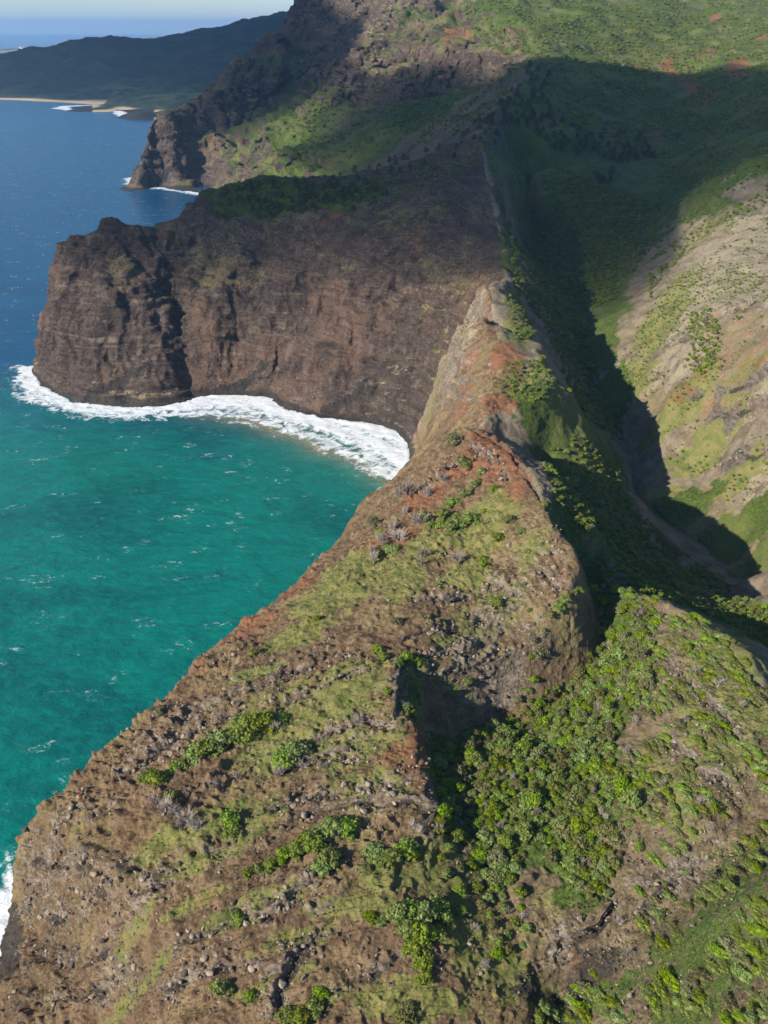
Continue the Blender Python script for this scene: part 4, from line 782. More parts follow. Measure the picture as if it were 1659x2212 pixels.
def make_crown(seed, w=1.0, h=.8, lumps=11, leaves=420, lean=0.0, leaf=.17):     # unit crown: about 1 m in radius, standing on z = 0
    rg = np.random.default_rng(seed); mb = MB(); cs = []
    for i in range(lumps):
        a_ = i*2.39996+rg.uniform(-.5, .5); r_ = .72*math.sqrt((i+.3)/lumps)*rg.uniform(.8, 1.15)
        zz = h*(.95-.62*(r_/.75)**2)*rg.uniform(.75, 1.1); rad = rg.uniform(.26, .42)
        cs.append((r_*math.cos(a_)*w+lean*zz, r_*math.sin(a_), max(zz, .18), rad))
    cs.append((0, 0, h*.35, .5))
    for (cx_, cy_, cz_, rad) in cs:
        v, f = I0; n = v*(1+.25*rg.normal(0, 1, (len(v), 1))); mb.add(n*rad*.80*np.array([w, 1, .8])+(cx_, cy_, cz_), f)
    per = max(6, leaves//len(cs))
    for (cx_, cy_, cz_, rad) in cs:
        n = rg.normal(0, 1, (per, 3)); n[:, 2] = np.abs(n[:, 2])*1.1-.25; n /= np.linalg.norm(n, axis=1, keepdims=True)
        mb.leaves(n*rad*rg.uniform(.78, 1.12, (per, 1))*np.array([w, 1, .85])+(cx_, cy_, cz_), n, leaf, rg)
    return mb
def make_trunk(seed, h=.8):
    rg = np.random.default_rng(seed); mb = MB()
    mb.tube([(0, 0, -.25), (.02, .01, .12), (.05, -.02, h*.5)], [.085, .065, .045], 5)
    for i in range(5):
        a_ = i*1.26+rg.uniform(-.3, .3); q = np.array([math.cos(a_), math.sin(a_), 0]); mb.tube([(.02, 0, .12), q*.3+(0, 0, h*.42), q*.55+(0, 0, h*.7)], [.045, .03, .012], 4)
    return mb
def make_dead(seed, n=260):
    rg = np.random.default_rng(seed); mb = MB()
    for i in range(9):
        a_ = rg.uniform(0, 6.28); t_ = rg.uniform(.1, .75); dr = np.array([math.cos(a_)*math.sin(t_), math.sin(a_)*math.sin(t_), math.cos(t_)])
        tip = dr*rg.uniform(.8, 1.25); mid_ = tip*.5+rg.normal(0, .06, 3); mb.tube([(0, 0, -.15), mid_, tip], [.045, .028, .008], 3)
        for j in range(n//9):
            s0 = mid_*rg.uniform(.5, 1)+(tip-mid_)*rg.uniform(0, .9); e_ = s0+(dr+rg.normal(0, .55, 3))*rg.uniform(.2, .5); e_[2] = max(e_[2], .05)
            mb.tube([s0, e_], [.022, .010], 3)
    return mb
def make_needle_tree(seed, leaves=330):           # slender, tiered and wispy, 1 unit tall
    rg = np.random.default_rng(seed); cr = MB(); tr = MB()
    tr.tube([(0, 0, -.08), (.01, 0, .45), (0, .01, 1.0)], [.022, .015, .003], 5)
    for i in range(16):
        zz = .16+.8*i/15; rad = (.36*(1-zz)**.8+.07)*rg.uniform(.6, 1.3); a_ = i*2.4; c = np.array([math.cos(a_)*rad, math.sin(a_)*rad, zz])
        tr.tube([(0, 0, zz-.05), c], [.008, .002], 3)
        for j in range(2):
            c2 = c*np.array([rg.uniform(.4, 1), rg.uniform(.4, 1), 1]); n = rg.normal(0, 1, (leaves//32, 3)); n /= np.linalg.norm(n, axis=1, keepdims=True)
            cr.leaves(n*np.array([.12, .12, .08])*rg.uniform(.4, 1.1, (len(n), 1))+c2, n*np.array([1, 1, .3]), .085, rg)
    return cr, tr
def make_rock(seed):
    rg = np.random.default_rng(seed); v, f = I1_; sc = np.array([rg.uniform(.8, 1.3), rg.uniform(.6, 1.0), rg.uniform(.5, .9)])
    w = v.copy()
    for i in range(9):                                    # cleave with planes, so it has flat broken faces
        n = rg.normal(0, 1, 3); n /= np.linalg.norm(n); t_ = rg.uniform(.45, .85); dd = w@n; w = w-np.maximum(dd-t_, 0)[:, None]*n
    mb = MB(); mb.add(w*sc+(0, 0, .1), f); return mb
def make_tuft(seed):
    rg = np.random.default_rng(seed); mb = MB(); n = 26; a_ = rg.uniform(0, 6.28, n); t_ = rg.uniform(.1, 1.1, n); L_ = rg.uniform(.5, 1.0, n)
    b0 = np.stack([np.cos(a_)*.25*rg.uniform(0, 1, n), np.sin(a_)*.25*rg.uniform(0, 1, n), np.full(n, -.1)], 1)
    tip = b0+np.stack([np.cos(a_)*np.sin(t_)*L_, np.sin(a_)*np.sin(t_)*L_, np.cos(t_)*L_], 1); sd = np.stack([-np.sin(a_), np.cos(a_), 0*a_], 1)*.13
    v = np.stack([b0-sd, b0+sd, tip], 1).reshape(-1, 3); mb.add(v, np.arange(3*n).reshape(-1, 3)); return mb
CROWN = [make_crown(100+i, lumps=10+i % 4) for i in range(6)]; TRUNK = [make_trunk(200+i) for i in range(3)]
CR_ME = [c.mesh('crown', [M_LEAF]) for c in CROWN]; CRO_ME = [c.mesh('crown', [M_OLIVE]) for c in CROWN[:3]]; TR_ME = [t.mesh('trunk', [M_BARK]) for t in TRUNK]
LONG = [make_crown(140+i, w=1.9, h=.6, lumps=15, leaves=520, lean=.25) for i in range(4)]; LO_ME = [c.mesh('crown', [M_LEAF]) for c in LONG]; LOO_ME = [c.mesh('crown', [M_OLIVE]) for c in LONG[:2]]
DEAD_ME = [make_dead(300+i).mesh('twigs', [M_TWIG]) for i in range(5)]
NEED = [make_needle_tree(400+i) for i in range(4)]; NE_ME = [c.mesh('crown', [M_NEEDLE]) for c, t in NEED]; NT_ME = [t.mesh('trunk', [M_BARK]) for c, t in NEED]
ROCK_ME = [make_rock(500+i).mesh('boulder', [M_ROCK]) for i in range(8)]
def both(c, t, lm):
    mb = MB(); v, f, _ = c.arrays(); mb.add(v, f, 0); v, f, _ = t.arrays(); mb.add(v, f, 1); return mb.mesh('plant', [lm, M_BARK])
# ------------------------------------------------------------------ plants: placing
def put(me, name, parent, loc=(0, 0, 0), rot=(0, 0, 0), sc=(1, 1, 1)):
    o = bpy.data.objects.new(name, me); scene.collection.objects.link(o); o.parent = parent; o.location = loc; o.rotation_euler = rot; o.scale = sc; return o
def tag(o, label, cat, group=None):
    o['label'] = label; o['category'] = cat
    if group: o['group'] = group
def plant(name, crown, trunk, x_, y_, size, label, cat, group, hs=1.0, rz=0.0, extra=None):
    z_ = float(surface(np.array([x_]), np.array([y_]))[0]); r_ = bpy.data.objects.new(name, None); scene.collection.objects.link(r_)
    r_.empty_display_size = .3; r_.location = (x_, y_, z_-.12*size); r_.rotation_euler = (0, 0, rz); r_.scale = (size, size, size*hs); tag(r_, label, cat, group)
    put(crown, 'crown', r_)
    if trunk: put(trunk, 'trunk', r_)
    return r_
def in_poly(pg, n, rg):
    pg = np.array(pg, float); lo, hi = pg.min(0), pg.max(0); q = rg.uniform(lo, hi, (n, 2)); return q[inside(q[:, 0], q[:, 1], pg)]
def thin(pts, dmin, sizes=None):
    cell = {}; keep = []
    for i, p_ in enumerate(pts):
        dm = dmin if np.isscalar(dmin) else dmin[i]; g_ = (int(p_[0]//dm), int(p_[1]//dm)) if np.isscalar(dmin) else (int(p_[0]//6), int(p_[1]//6)); ok = True
        for a_ in (-1, 0, 1):
            for b_ in (-1, 0, 1):
                for j in cell.get((g_[0]+a_, g_[1]+b_), ()):
                    if (pts[j][0]-p_[0])**2+(pts[j][1]-p_[1])**2 < dm*dm: ok = False; break
                if not ok: break
            if not ok: break
        if ok: cell.setdefault(g_, []).append(i); keep.append(i)
    return np.array(keep, int)
def scatter(poly, n, dmin, seed, zmin=2.0, maxslope=2.0):
    rg = np.random.default_rng(seed); q = in_poly(poly, n, rg); w = hit(q[:, 0], q[:, 1], 650); w = w[~np.isnan(w[:, 0])]; w = w[w[:, 2] > zmin]
    g1 = GX[((w[:, 1]-YMIN)/CELL).astype(int), ((w[:, 0]-XMIN)/CELL).astype(int)]; g2 = GY[((w[:, 1]-YMIN)/CELL).astype(int), ((w[:, 0]-XMIN)/CELL).astype(int)]
    w = w[np.hypot(g1, g2) < maxslope]; return w[thin(w, dmin)]
def stuff(name, pts, sizes, meshes, label, seed, flat=1.0, stretch=None, rz=None):
    """one uncountable mass: points that carry copies of a few shapes"""
    rg = np.random.default_rng(seed); n = len(pts); me = bpy.data.meshes.new(name); me.vertices.add(n); me.vertices.foreach_set('co', np.asarray(pts, np.float32).ravel())
    at = me.attributes.new('size', 'FLOAT', 'POINT'); at.data.foreach_set('value', np.asarray(sizes, np.float32))
    at = me.attributes.new('turn', 'FLOAT_VECTOR', 'POINT'); tv = np.zeros((n, 3), np.float32); tv[:, 2] = rg.uniform(0, 6.28, n) if rz is None else rz+rg.normal(0, .25, n); tv[:, :2] = rg.normal(0, .08, (n, 2)); at.data.foreach_set('vector', tv.ravel())
    at = me.attributes.new('pick', 'INT', 'POINT'); at.data.foreach_set('value', rg.integers(0, len(meshes), n).astype(np.int32))
    o = bpy.data.objects.new(name, me); scene.collection.objects.link(o); o['kind'] = 'stuff'; o['label'] = label
    col = bpy.data.collections.new(name+'_shapes')
    for i, mm in enumerate(meshes):
        po = bpy.data.objects.new('%s_shape_%02d' % (name, i), mm); col.objects.link(po)
    ng = bpy.data.node_groups.new(name, 'GeometryNodeTree'); ng.interface.new_socket('Geometry', in_out='INPUT', socket_type='NodeSocketGeometry'); ng.interface.new_socket('Geometry', in_out='OUTPUT', socket_type='NodeSocketGeometry')
    N = ng.nodes; Lk = ng.links; gi = N.new('NodeGroupInput'); go = N.new('NodeGroupOutput'); ci = N.new('GeometryNodeCollectionInfo'); ci.inputs['Collection'].default_value = col; ci.inputs['Separate Children'].default_value = True; ci.inputs['Reset Children'].default_value = True
    ip = N.new('GeometryNodeInstanceOnPoints'); ip.inputs['Pick Instance'].default_value = True
    def na(nm, ty):
        a_ = N.new('GeometryNodeInputNamedAttribute'); a_.data_type = ty; a_.inputs[0].default_value = nm; return [s_ for s_ in a_.outputs if s_.enabled][0]
    Lk.new(gi.outputs[0], ip.inputs['Points']); Lk.new(ci.outputs[0], ip.inputs['Instance']); Lk.new(na('pick', 'INT'), ip.inputs['Instance Index'])
    Lk.new(na('turn', 'FLOAT_VECTOR'), ip.inputs['Rotation'])
    cb = N.new('ShaderNodeCombineXYZ'); sz = na('size', 'FLOAT'); mu = N.new('ShaderNodeMath'); mu.operation = 'MULTIPLY'; mu.inputs[1].default_value = flat; Lk.new(sz, mu.inputs[0])
    Lk.new(sz, cb.inputs[0]); Lk.new(sz, cb.inputs[1]); Lk.new(mu.outputs[0], cb.inputs[2]); Lk.new(cb.outputs[0], ip.inputs['Scale'])
    Lk.new(ip.outputs[0], go.inputs[0]); md = o.modifiers.new('spread', 'NODES'); md.node_group = ng
    return o
def px_size(u, v, r):
    w = hit(u, v)[0]; return w, r*np.linalg.norm(w-[0, 0, H])/FP
def line(pix): w = hit([q[0] for q in pix], [q[1] for q in pix]); return w
ORD = ['first', 'second', 'third', 'fourth', 'fifth', 'sixth', 'seventh', 'eighth', 'ninth', 'tenth', 'eleventh', 'twelfth']
def bushes(lst, kind, phrase, group, cat='shrub'):
    """lst: (u, v, radius in picture units); phrase holds {} for the ordinal"""
    for i, (u, v, r_) in enumerate(lst):
        w, s_ = px_size(u, v+r_*.45, r_)
        if np.isnan(w).any(): continue
        lab = phrase.format(ORD[i]) if '{}' in phrase else phrase
        if kind == 'dead':
            o = bpy.data.objects.new('leafless_shrub', None); scene.collection.objects.link(o); o.location = (w[0], w[1], float(surface(w[0:1], w[1:2])[0])); o.scale = (s_*1.3,)*3; o.rotation_euler = (0, 0, random.uniform(0, 6.28)); tag(o, lab, cat, group); put(DEAD_ME[i % 5], 'branches', o)
        else:
            ms = CR_ME if kind == 'green' else CRO_ME
            plant('tree' if cat == 'tree' else 'shrub', ms[(i*5+int(u)) % len(ms)], TR_ME[i % 3], w[0], w[1], s_*1.42, lab, cat, group, random.uniform(.9, 1.15), random.uniform(0, 6.28))
G_ = 'shrubs scattered over the near spur'
bushes([(598,1553,24),(568,1562,27),(535,1575,28),(505,1590,25),(472,1602,24),(446,1618,27),(420,1632,22)], 'green', 'bright green shrub, {} from the upper right end of the long thicket under the ledge', G_)
bushes([(385,1655,17),(340,1688,22),(322,1692,16),(372,1725,14)], 'green', 'low green shrub, {} below the lower left end of the long thicket', G_)
bushes([(640,1632,24),(615,1645,24)], 'green', 'green shrub, {} of the pair beside grey leafless shrubs on the brown slope', G_)
bushes([(498,1778,20)], 'green', 'squarish bright green shrub alone with a dark shadow at its right', G_); bushes([(502,1800,18)], 'green', 'lower half of the lone squarish green shrub below the ledges', G_)
bushes([(748,1792,22),(720,1790,22),(690,1800,24),(668,1818,22),(680,1830,20),(645,1838,20),(612,1845,16),(585,1868,15),(560,1878,15),(538,1886,12)], 'green', 'green shrub, {} from the right in the slanting hedge below the middle of the spur', G_)
bushes([(712,1858,22),(695,1880,18)], 'green', 'green shrub, {} of two just under the slanting hedge', G_)
bushes([(808,1838,20),(822,1852,20),(845,1858,16),(880,1835,20),(862,1848,16),(890,1850,14)], 'green', 'green shrub, {} from the left in the clump left of the gully mouth', G_)
bushes([(515,1984,13),(800,1985,14),(822,1990,14)], 'green', 'small rounded shrub, {} from the left on the grassy lower slope', G_)
bushes([(480,2150,18),(540,2160,11),(468,2140,12)], 'green', 'dark green shrub, {} of three beside the black cleft at the foot', G_)
bushes([(628,2196,24),(655,2200,22),(680,2170,18),(695,2145,14)], 'green', 'green shrub, {} from the left in the row beside the bottom edge cleft', G_)
bushes([(860,1975,22),(888,1968,22),(915,1985,24),(945,1972,22),(965,1988,16),(880,2005,22),(905,2015,24),(935,2020,20),(895,2045,22),(918,2050,20),(915,2080,18),(917,2110,15)], 'green', 'bright green shrub, {} down the wedge of bushes low in the middle', G_)
bushes([(880,2180,17),(872,2205,18)], 'olive', 'olive shrub, {} of two at the bottom edge below the wedge of bushes', G_)
S_ = 'shrubs on the red topped summit of the near spur'
bushes([(980,957,17),(1003,1000,17)], 'olive', 'olive shrub, {} from the top on the bare red summit', S_)
bushes([(1041,1018,10),(1034,1039,9),(1022,1052,11),(1008,1063,13),(980,1082,15)], 'green', 'green shrub, {} down the row that crosses the red summit', S_)
bushes([(960,1115,17),(985,1118,14),(972,1138,17),(952,1130,14)], 'green', 'deep green shrub, {} in the thick clump on the summit slope', S_)
bushes([(1018,1118,20)], 'green', 'round green shrub with a round dark shadow right of the summit clump', S_)
bushes([(912,1112,12),(922,1125,12),(932,1140,10)], 'green', 'green shrub, {} down the slanting strip beside grey leafless shrubs', S_)
bushes([(1069,1055,10),(1048,1098,6),(1075,1157,12),(1126,1150,8),(1141,1191,8),(1219,1146,8),(1043,1205,10),(1045,1222,9)], 'green', 'little green shrub, {} from the top among the rocks right of the summit', S_)
bushes([(848,1191,14),(818,1196,13),(822,1155,10),(835,1180,8)], 'green', 'green shrub, {} between the grey leafless shrubs near the seaward edge', S_)
bushes([(809,1130,14),(1176,1091,8),(1096,1128,12),(859,1346,11),(549,1415,15),(345,1545,9)], 'olive', 'olive tussocky shrub, {} among those dotted along the upper spur', S_)
bushes([(948,1260,8),(1071,1305,12),(1144,1323,6),(1009,1483,10),(836,1497,9),(686,1337,9)], 'green', 'small green shrub, {} of those lodged on the rocky faces', S_)
bushes([(815,1405,12),(828,1420,11),(877,1424,14),(900,1435,14),(875,1528,14),(888,1545,14),(860,1440,10)], 'green', 'dark green shrub, {} in the shaded notch between the two bluffs', S_)
D_ = 'grey leafless shrubs'
bushes([(880,1068,22),(862,1075,15),(920,1068,14),(957,1039,14),(905,1132,18),(870,1114,12)], 'dead', 'grey leafless shrub, {} from the left on the red soil of the summit', D_)
bushes([(840,1150,16),(862,1165,18),(827,1173,16),(807,1210,15),(805,1190,12)], 'dead', 'grey leafless shrub, {} in the bleached thicket by the seaward edge', D_)
bushes([(914,1196,16),(989,1210,15),(966,1296,14),(866,1387,10),(775,1565,14),(910,1215,10)], 'dead', 'pale leafless shrub, {} of those standing alone on the grassy middle slope', D_)
bushes([(595,1580,14),(653,1656,14),(600,1675,15),(703,1661,9),(686,1602,9)], 'dead', 'pale leafless shrub, {} near the green shrub pair on the brown slope', D_)
bushes([(340,1735,18),(358,1752,20),(375,1760,16),(405,1770,18),(420,1790,17),(395,1785,14)], 'dead', 'grey leafless shrub, {} from the left in the bleached thicket on the lower slope', D_)
bushes([(476,1700,17),(514,1686,12),(451,1697,7),(401,1719,9),(890,1790,12),(905,1800,10)], 'dead', 'grey leafless shrub, {} on the slope beneath the long thicket', D_)
bushes([(1122,1987,13),(1068,2038,11),(1045,2090,12),(1027,2008,9),(930,2018,11),(951,2038,10),(948,1795,12),(1100,1975,9)], 'dead', 'pale leafless shrub, {} around the wedge of bushes and the wood edge', D_)
bushes([(1347,1629,11),(1253,1862,12),(1370,1560,9),(1430,1700,10),(1500,1460,12),(1480,1560,10),(1550,1480,12),(1600,1530,10),(1510,1740,10),(1335,1990,12),(1350,2080,13),(1240,2190,12)], 'dead', 'pale leafless shrub, {} of those on the right hand hillside', D_)
# --- the wood in the gully and the scrub around it
FOREST = [(1225,1310),(1250,1283),(1330,1280),(1395,1305),(1405,1420),(1405,1500),(1350,1550),(1320,1620),(1340,1700),(1385,1790),(1345,1850),(1305,1945),(1240,1930),(1190,1860),(1150,1790),(1110,1900),(1080,1960),(1040,1880),(1000,1830),(950,1790),(940,1700),(945,1600),(1000,1590),(1090,1572),(1125,1500),(1145,1420),(1165,1360)]
pool = []                                                   # (kind, x, y, size, stretch, zone)
for w in scatter(FOREST, 20000, 2.35, 11): pool.append(('tree', w[0], w[1], random.choice((1.3, 1.7, 2.1, 2.5, 3.4))*random.uniform(.85, 1.15), 0))
for w in scatter([(955,1800),(1010,1830),(1050,1960),(1010,1990),(960,1960),(950,1880)], 500, 4.5, 12): pool.append(('tree', w[0], w[1], random.uniform(1.3, 2.6), 1))
for w in scatter([(1060,1900),(1130,1930),(1140,2060),(1070,2080),(1050,1980)], 500, 3.6, 13): pool.append(('tree', w[0], w[1], random.uniform(1.3, 2.5), 1))
for pg, n, dm, sd in [([(1659,1780),(1560,1880),(1500,1960),(1440,2040),(1400,2130),(1400,2212),(1659,2212)], 5000, 2.1, 14), ([(1150,2212),(1190,2140),(1280,2120),(1330,2180),(1400,2212)], 900, 2.6, 15), ([(1380,1800),(1450,1830),(1480,1900),(1400,2050),(1370,1950)], 500, 3.2, 16)]:
    for w in scatter(pg, n, dm, sd):
        if perlin((w[0]*.47-w[1]*.88)/16, (w[0]*.88+w[1]*.47)/6, 0, 9) > -.05: pool.append(('shrub', w[0], w[1], random.uniform(1.3, 2.7), 2))
for w in scatter([(1340,1286),(1400,1294),(1480,1328),(1580,1393),(1645,1488),(1659,1530),(1659,1740),(1500,1850),(1400,1790),(1340,1660),(1410,1500)], 5000, 2.2, 17):
    if perlin(w[0]/12, w[1]/12, 0, 19) > -.02: pool.append(('shrub', w[0], w[1], random.uniform(.9, 2.2), 3))
pr = np.array([q[3]/math.sqrt(q[1]**2+q[2]**2+(H-80)**2) for q in pool]); order = np.argsort(-pr)
quota = {'tree': 290, 'shrub': 180}; rest = {'tree': [], 'shrub': []}
LAB = {('tree', 0): ('round crowned tree in the dense gully wood', 'trees of the gully wood'), ('tree', 1): ('green tree in the loose clumps below the gully wood', 'trees below the gully wood'), ('shrub', 2): ('wind swept green shrub on the lower right slope', 'wind swept shrubs at lower right'), ('shrub', 3): ('low green shrub on the stony right hillside', 'shrubs on the stony right hillside')}
FALL = R(-62)
def where(kind, zn, X_, Y_):
    u, v, _ = project(np.float64(X_), np.float64(Y_), float(surface(np.array([X_]), np.array([Y_]))[0])); base = LAB[(kind, zn)][0]
    if zn == 0: return base+', '+('upper end' if v < 1400 else 'upper part' if v < 1530 else 'middle' if v < 1660 else 'lower part' if v < 1790 else 'bottom tip')+(' at left' if u < 1110 else ' in the centre' if u < 1260 else ' at right')
    if zn == 1: return base+(', left clump' if u < 1045 else ', right clump')
    if zn == 2: return base+(', upper' if v < 1960 else ', middle' if v < 2090 else ', bottom')+(' left' if u < 1480 else ' part' if u < 1580 else ' right edge')
    return base+(', by the crest' if v < 1450 else ', halfway down' if v < 1620 else ', low down')+(' near the wood' if u < 1500 else ' near the frame edge')
for i in order:
    kind, X_, Y_, s_, zn = pool[i]
    if quota[kind] > 0:
        quota[kind] -= 1; grp = LAB[(kind, zn)][1]; lab = where(kind, zn, X_, Y_); ol = random.random() < (.24 if zn == 0 else .3)
        if kind == 'tree': plant('tree', (CRO_ME if ol else CR_ME)[i % (3 if ol else 6)], TR_ME[i % 3], X_, Y_, s_, lab, 'tree', grp, random.uniform(.95, 1.3), random.uniform(0, 6.28))
        else: plant('shrub', (LOO_ME if ol else LO_ME)[i % (2 if ol else 4)], TR_ME[i % 3], X_, Y_, s_*.95, lab, 'shrub', grp, random.uniform(.9, 1.2), FALL+random.gauss(0, .3))
    else: rest[kind].append((X_, Y_, s_))
BT = [both(c, TRUNK[0], M_LEAF) for c in CROWN]+[both(c, TRUNK[1], M_OLIVE) for c in CROWN[1:3]]+[DEAD_ME[0]]
BS = [both(c, TRUNK[0], M_LEAF) for c in LONG]+[both(LONG[1], TRUNK[1], M_OLIVE)]
def ground_pts(a): a = np.array(a); return np.column_stack([a[:, 0], a[:, 1], surface(a[:, 0], a[:, 1])-.12*a[:, 2]]), a[:, 2]
p3, s3 = ground_pts(rest['tree']); stuff('wood', p3, s3, BT, 'smaller trees that close the canopy of the gully wood', 21, 1.1)
if rest['shrub']: p3, s3 = ground_pts(rest['shrub']); stuff('scrub', p3, s3, BS, 'low scrub over the right hand hillside', 22, 1.0, None, FALL)
# --- the valley's wood and scrub, a continuous mass
SMALL = [make_crown(160+i, lumps=6, leaves=110, leaf=.3) for i in range(5)]; SM = [both(c, TRUNK[0], M_LEAF) for c in SMALL]+[both(SMALL[0], TRUNK[0], M_OLIVE)]
vp = []
GRR = np.zeros_like(ZR); GRR[np.clip(((gy0-YMIN)/CELL).astype(int), 0, NYR-1), np.clip(((gx0-XMIN)/CELL).astype(int), 0, NXR-1)] = green0; GRR = box_blur(GRR, 2, 1)
def green_at(a, b): return GRR[((b-YMIN)/CELL).astype(int), ((a-XMIN)/CELL).astype(int)]
for pg, n, dm, sz, sd in [([(1095,470),(1110,420),(1200,370),(1400,440),(1420,520),(1330,640),(1260,690),(1300,860),(1350,960),(1250,900),(1180,720),(1110,620)], 46000, 3.3, (1.7, 3.4), 31),
    ([(1424,345),(1659,250),(1659,440),(1500,520),(1400,650),(1410,500)], 20000, 4.4, (1.5, 3.2), 32),
    ([(1160,130),(1659,60),(1659,260),(1420,340),(1280,300),(1180,220)], 30000, 5.5, (1.8, 4.4), 33),
    ([(1000,20),(1160,-10),(1659,-10),(1659,60),(1160,130),(1020,110)], 14000, 7.0, (2.0, 5.0), 34),
    ([(540,330),(640,255),(735,235),(760,200),(900,170),(1000,190),(1060,160),(1100,200),(1000,290),(850,330),(700,360),(580,365)], 18000, 5.0, (1.8, 4.6), 35),
    ([(1130,900),(1250,960),(1330,1000),(1340,1080),(1450,1180),(1659,1330),(1659,1400),(1480,1310),(1300,1270),(1260,1180),(1200,1080)], 30000, 2.6, (1.1, 2.4), 36),
    ([(1340,800),(1420,780),(1480,880),(1560,880),(1659,960),(1659,1080),(1520,1010),(1400,960)], 7000, 3.0, (.7, 1.5), 37),
    ([(1400,660),(1500,600),(1560,700),(1520,840),(1420,760)], 2500, 4.5, (.8, 1.9), 38), ([(1340,780),(1400,660),(1520,560),(1659,470),(1659,1150),(1560,1080),(1400,970)], 26000, 2.1, (.7, 1.6), 44),
    ([(1490,690),(1530,680),(1560,740),(1530,830),(1480,800)], 2500, 2.6, (1.6, 2.8), 39),
    ([(1560,480),(1659,480),(1659,900),(1560,800)], 4000, 4.5, (.9, 2.2), 40),
    ([(500,390),(850,380),(900,350),(1030,320),(1040,360),(800,450),(640,460),(480,440)], 4000, 5.0, (1.2, 2.6), 41),
    ([(1100,640),(1150,700),(1160,740),(1110,740)], 700, 3.2, (1.0, 2.0), 42), ([(1090,790),(1170,780),(1195,830),(1160,880),(1080,850)], 900, 3.4, (1.3, 2.4), 43)]:
    w = scatter(pg, n, dm, sd, maxslope=1.3); rg = np.random.default_rng(sd)
    if sd in (37, 38, 40): w = w[perlin(w[:, 0]/18, w[:, 1]/18, 0*w[:, 0], 7) > (.06 if sd != 40 else .2)]
    if sd == 44: w = w[green_at(w[:, 0], w[:, 1])*(1.0)+.9*perlin(w[:, 0]/14, w[:, 1]/14, 0*w[:, 0], 12)+.5*perlin(w[:, 0]/5, w[:, 1]/5, 0*w[:, 0], 13) > .30]
    if sd == 36: w = w[perlin(w[:, 0]/30, w[:, 1]/30, 0*w[:, 0], 8) > -.28]
    if sd in (33, 34, 35, 32): w = w[fbm(w[:, 0]/55, w[:, 1]/55, 0*w[:, 0], 3, 8) > -.08]
    vp.append(np.column_stack([w[:, :2], rg.uniform(*sz, len(w))]))
p3, s3 = ground_pts(np.concatenate(vp)); stuff('valley_woodland', p3, s3, SM, 'continuous low woodland over the valley and the far slopes', 23, 1.0)
print('trees', len(pool), len(p3), round(time.time()-T0, 1))
# --- ironwoods on the crests
IW = []
for pg, n, dm, zn, sd in [([(470,470),(480,430),(560,395),(640,400),(760,400),(840,420),(800,445),(700,455),(620,480),(540,480)], 1400, 6.0, 0, 51), ([(1040,330),(1060,240),(1120,180),(1150,120),(1200,150),(1180,230),(1270,290),(1390,310),(1420,345),(1330,350),(1200,340),(1120,300)], 3000, 7.5, 1, 52), ([(700,390),(860,345),(1000,300),(1040,250),(1060,300),(1030,330),(900,370),(760,410)], 700, 11.0, 2, 53), ([(1280,375),(1330,385),(1320,410),(1290,405)], 60, 7, 3, 54), ([(1370,145),(1400,140),(1400,165),(1375,168)], 60, 9, 3, 55), ([(1280,200),(1335,200),(1335,215),(1280,215)], 80, 9, 3, 56)]:
    for w in scatter(pg, n, dm, sd, maxslope=1.2): IW.append((w[0], w[1], random.uniform(8, 13) if w[1] > 1250 else random.uniform(6, 10), zn))
IW.sort(key=lambda q: -q[2]/math.hypot(q[0], q[1])); IW = IW[:300]
IL = ['dark slender ironwood in the grove along the headland crest', 'dark slender ironwood in the long ridge grove', 'dark slender ironwood on the shaded spur left of the ridge', 'dark ironwood in a small isolated upper valley grove']
for i, (X_, Y_, s_, zn) in enumerate(IW):
    uu, vv, _ = project(X_, Y_, float(surface(np.array([X_]), np.array([Y_]))[0])); pl_ = ['', ', left end', ', middle', ', right end'][1+int(uu > 580)+int(uu > 700)] if zn == 0 else (', topmost part' if vv < 180 else ', bend' if vv < 250 else ', slope below the bend' if uu < 1230 else ', lower right tail') if zn == 1 else (', lower end' if uu < 880 else ', upper end') if zn == 2 else (', lowest grove' if vv > 350 else ', highest grove' if vv < 180 else ', middle grove')
    plant('ironwood_tree', NE_ME[i % 4], NT_ME[i % 4], X_, Y_, s_, IL[zn]+pl_, 'tree', ['ironwoods on the headland', 'ironwoods on the ridge', 'ironwoods on the shaded spur', 'isolated ironwood groves'][zn], random.uniform(.6, .85), random.uniform(0, 6.28))
# --- boulders on the spur
zone = [(700,1400),(850,1420),(925,1640),(938,1780),(700,1790),(560,1760),(700,1600)]; bp = []
for pg, n, dm, s0, s1, sd in [([(300,1610),(420,1520),(700,1370),(850,1440),(930,1640),(935,1780),(700,1800),(420,1700)], 3500, 2.6, .35, .95, 61), ([(950,1330),(1100,1180),(1200,1150),(1240,1240),(1150,1400),(1090,1540),(1000,1540),(940,1450)], 3000, 2.6, .4, 1.2, 62), ([(480,1820),(700,1780),(760,1960),(600,2080),(420,2060)], 900, 3.2, .3, .8, 63), ([(1400,1340),(1500,1380),(1659,1600),(1659,1800),(1500,1880),(1380,1960),(1420,1700)], 2500, 3.2, .3, .9, 64)]:
    for w in scatter(pg, n, dm, sd):
        if perlin(w[0]/7, w[1]/7, w[2]/4, 66) > .02: bp.append((w[0], w[1], random.uniform(s0, s1)*random.choice((.7, 1, 1.35)), sd))
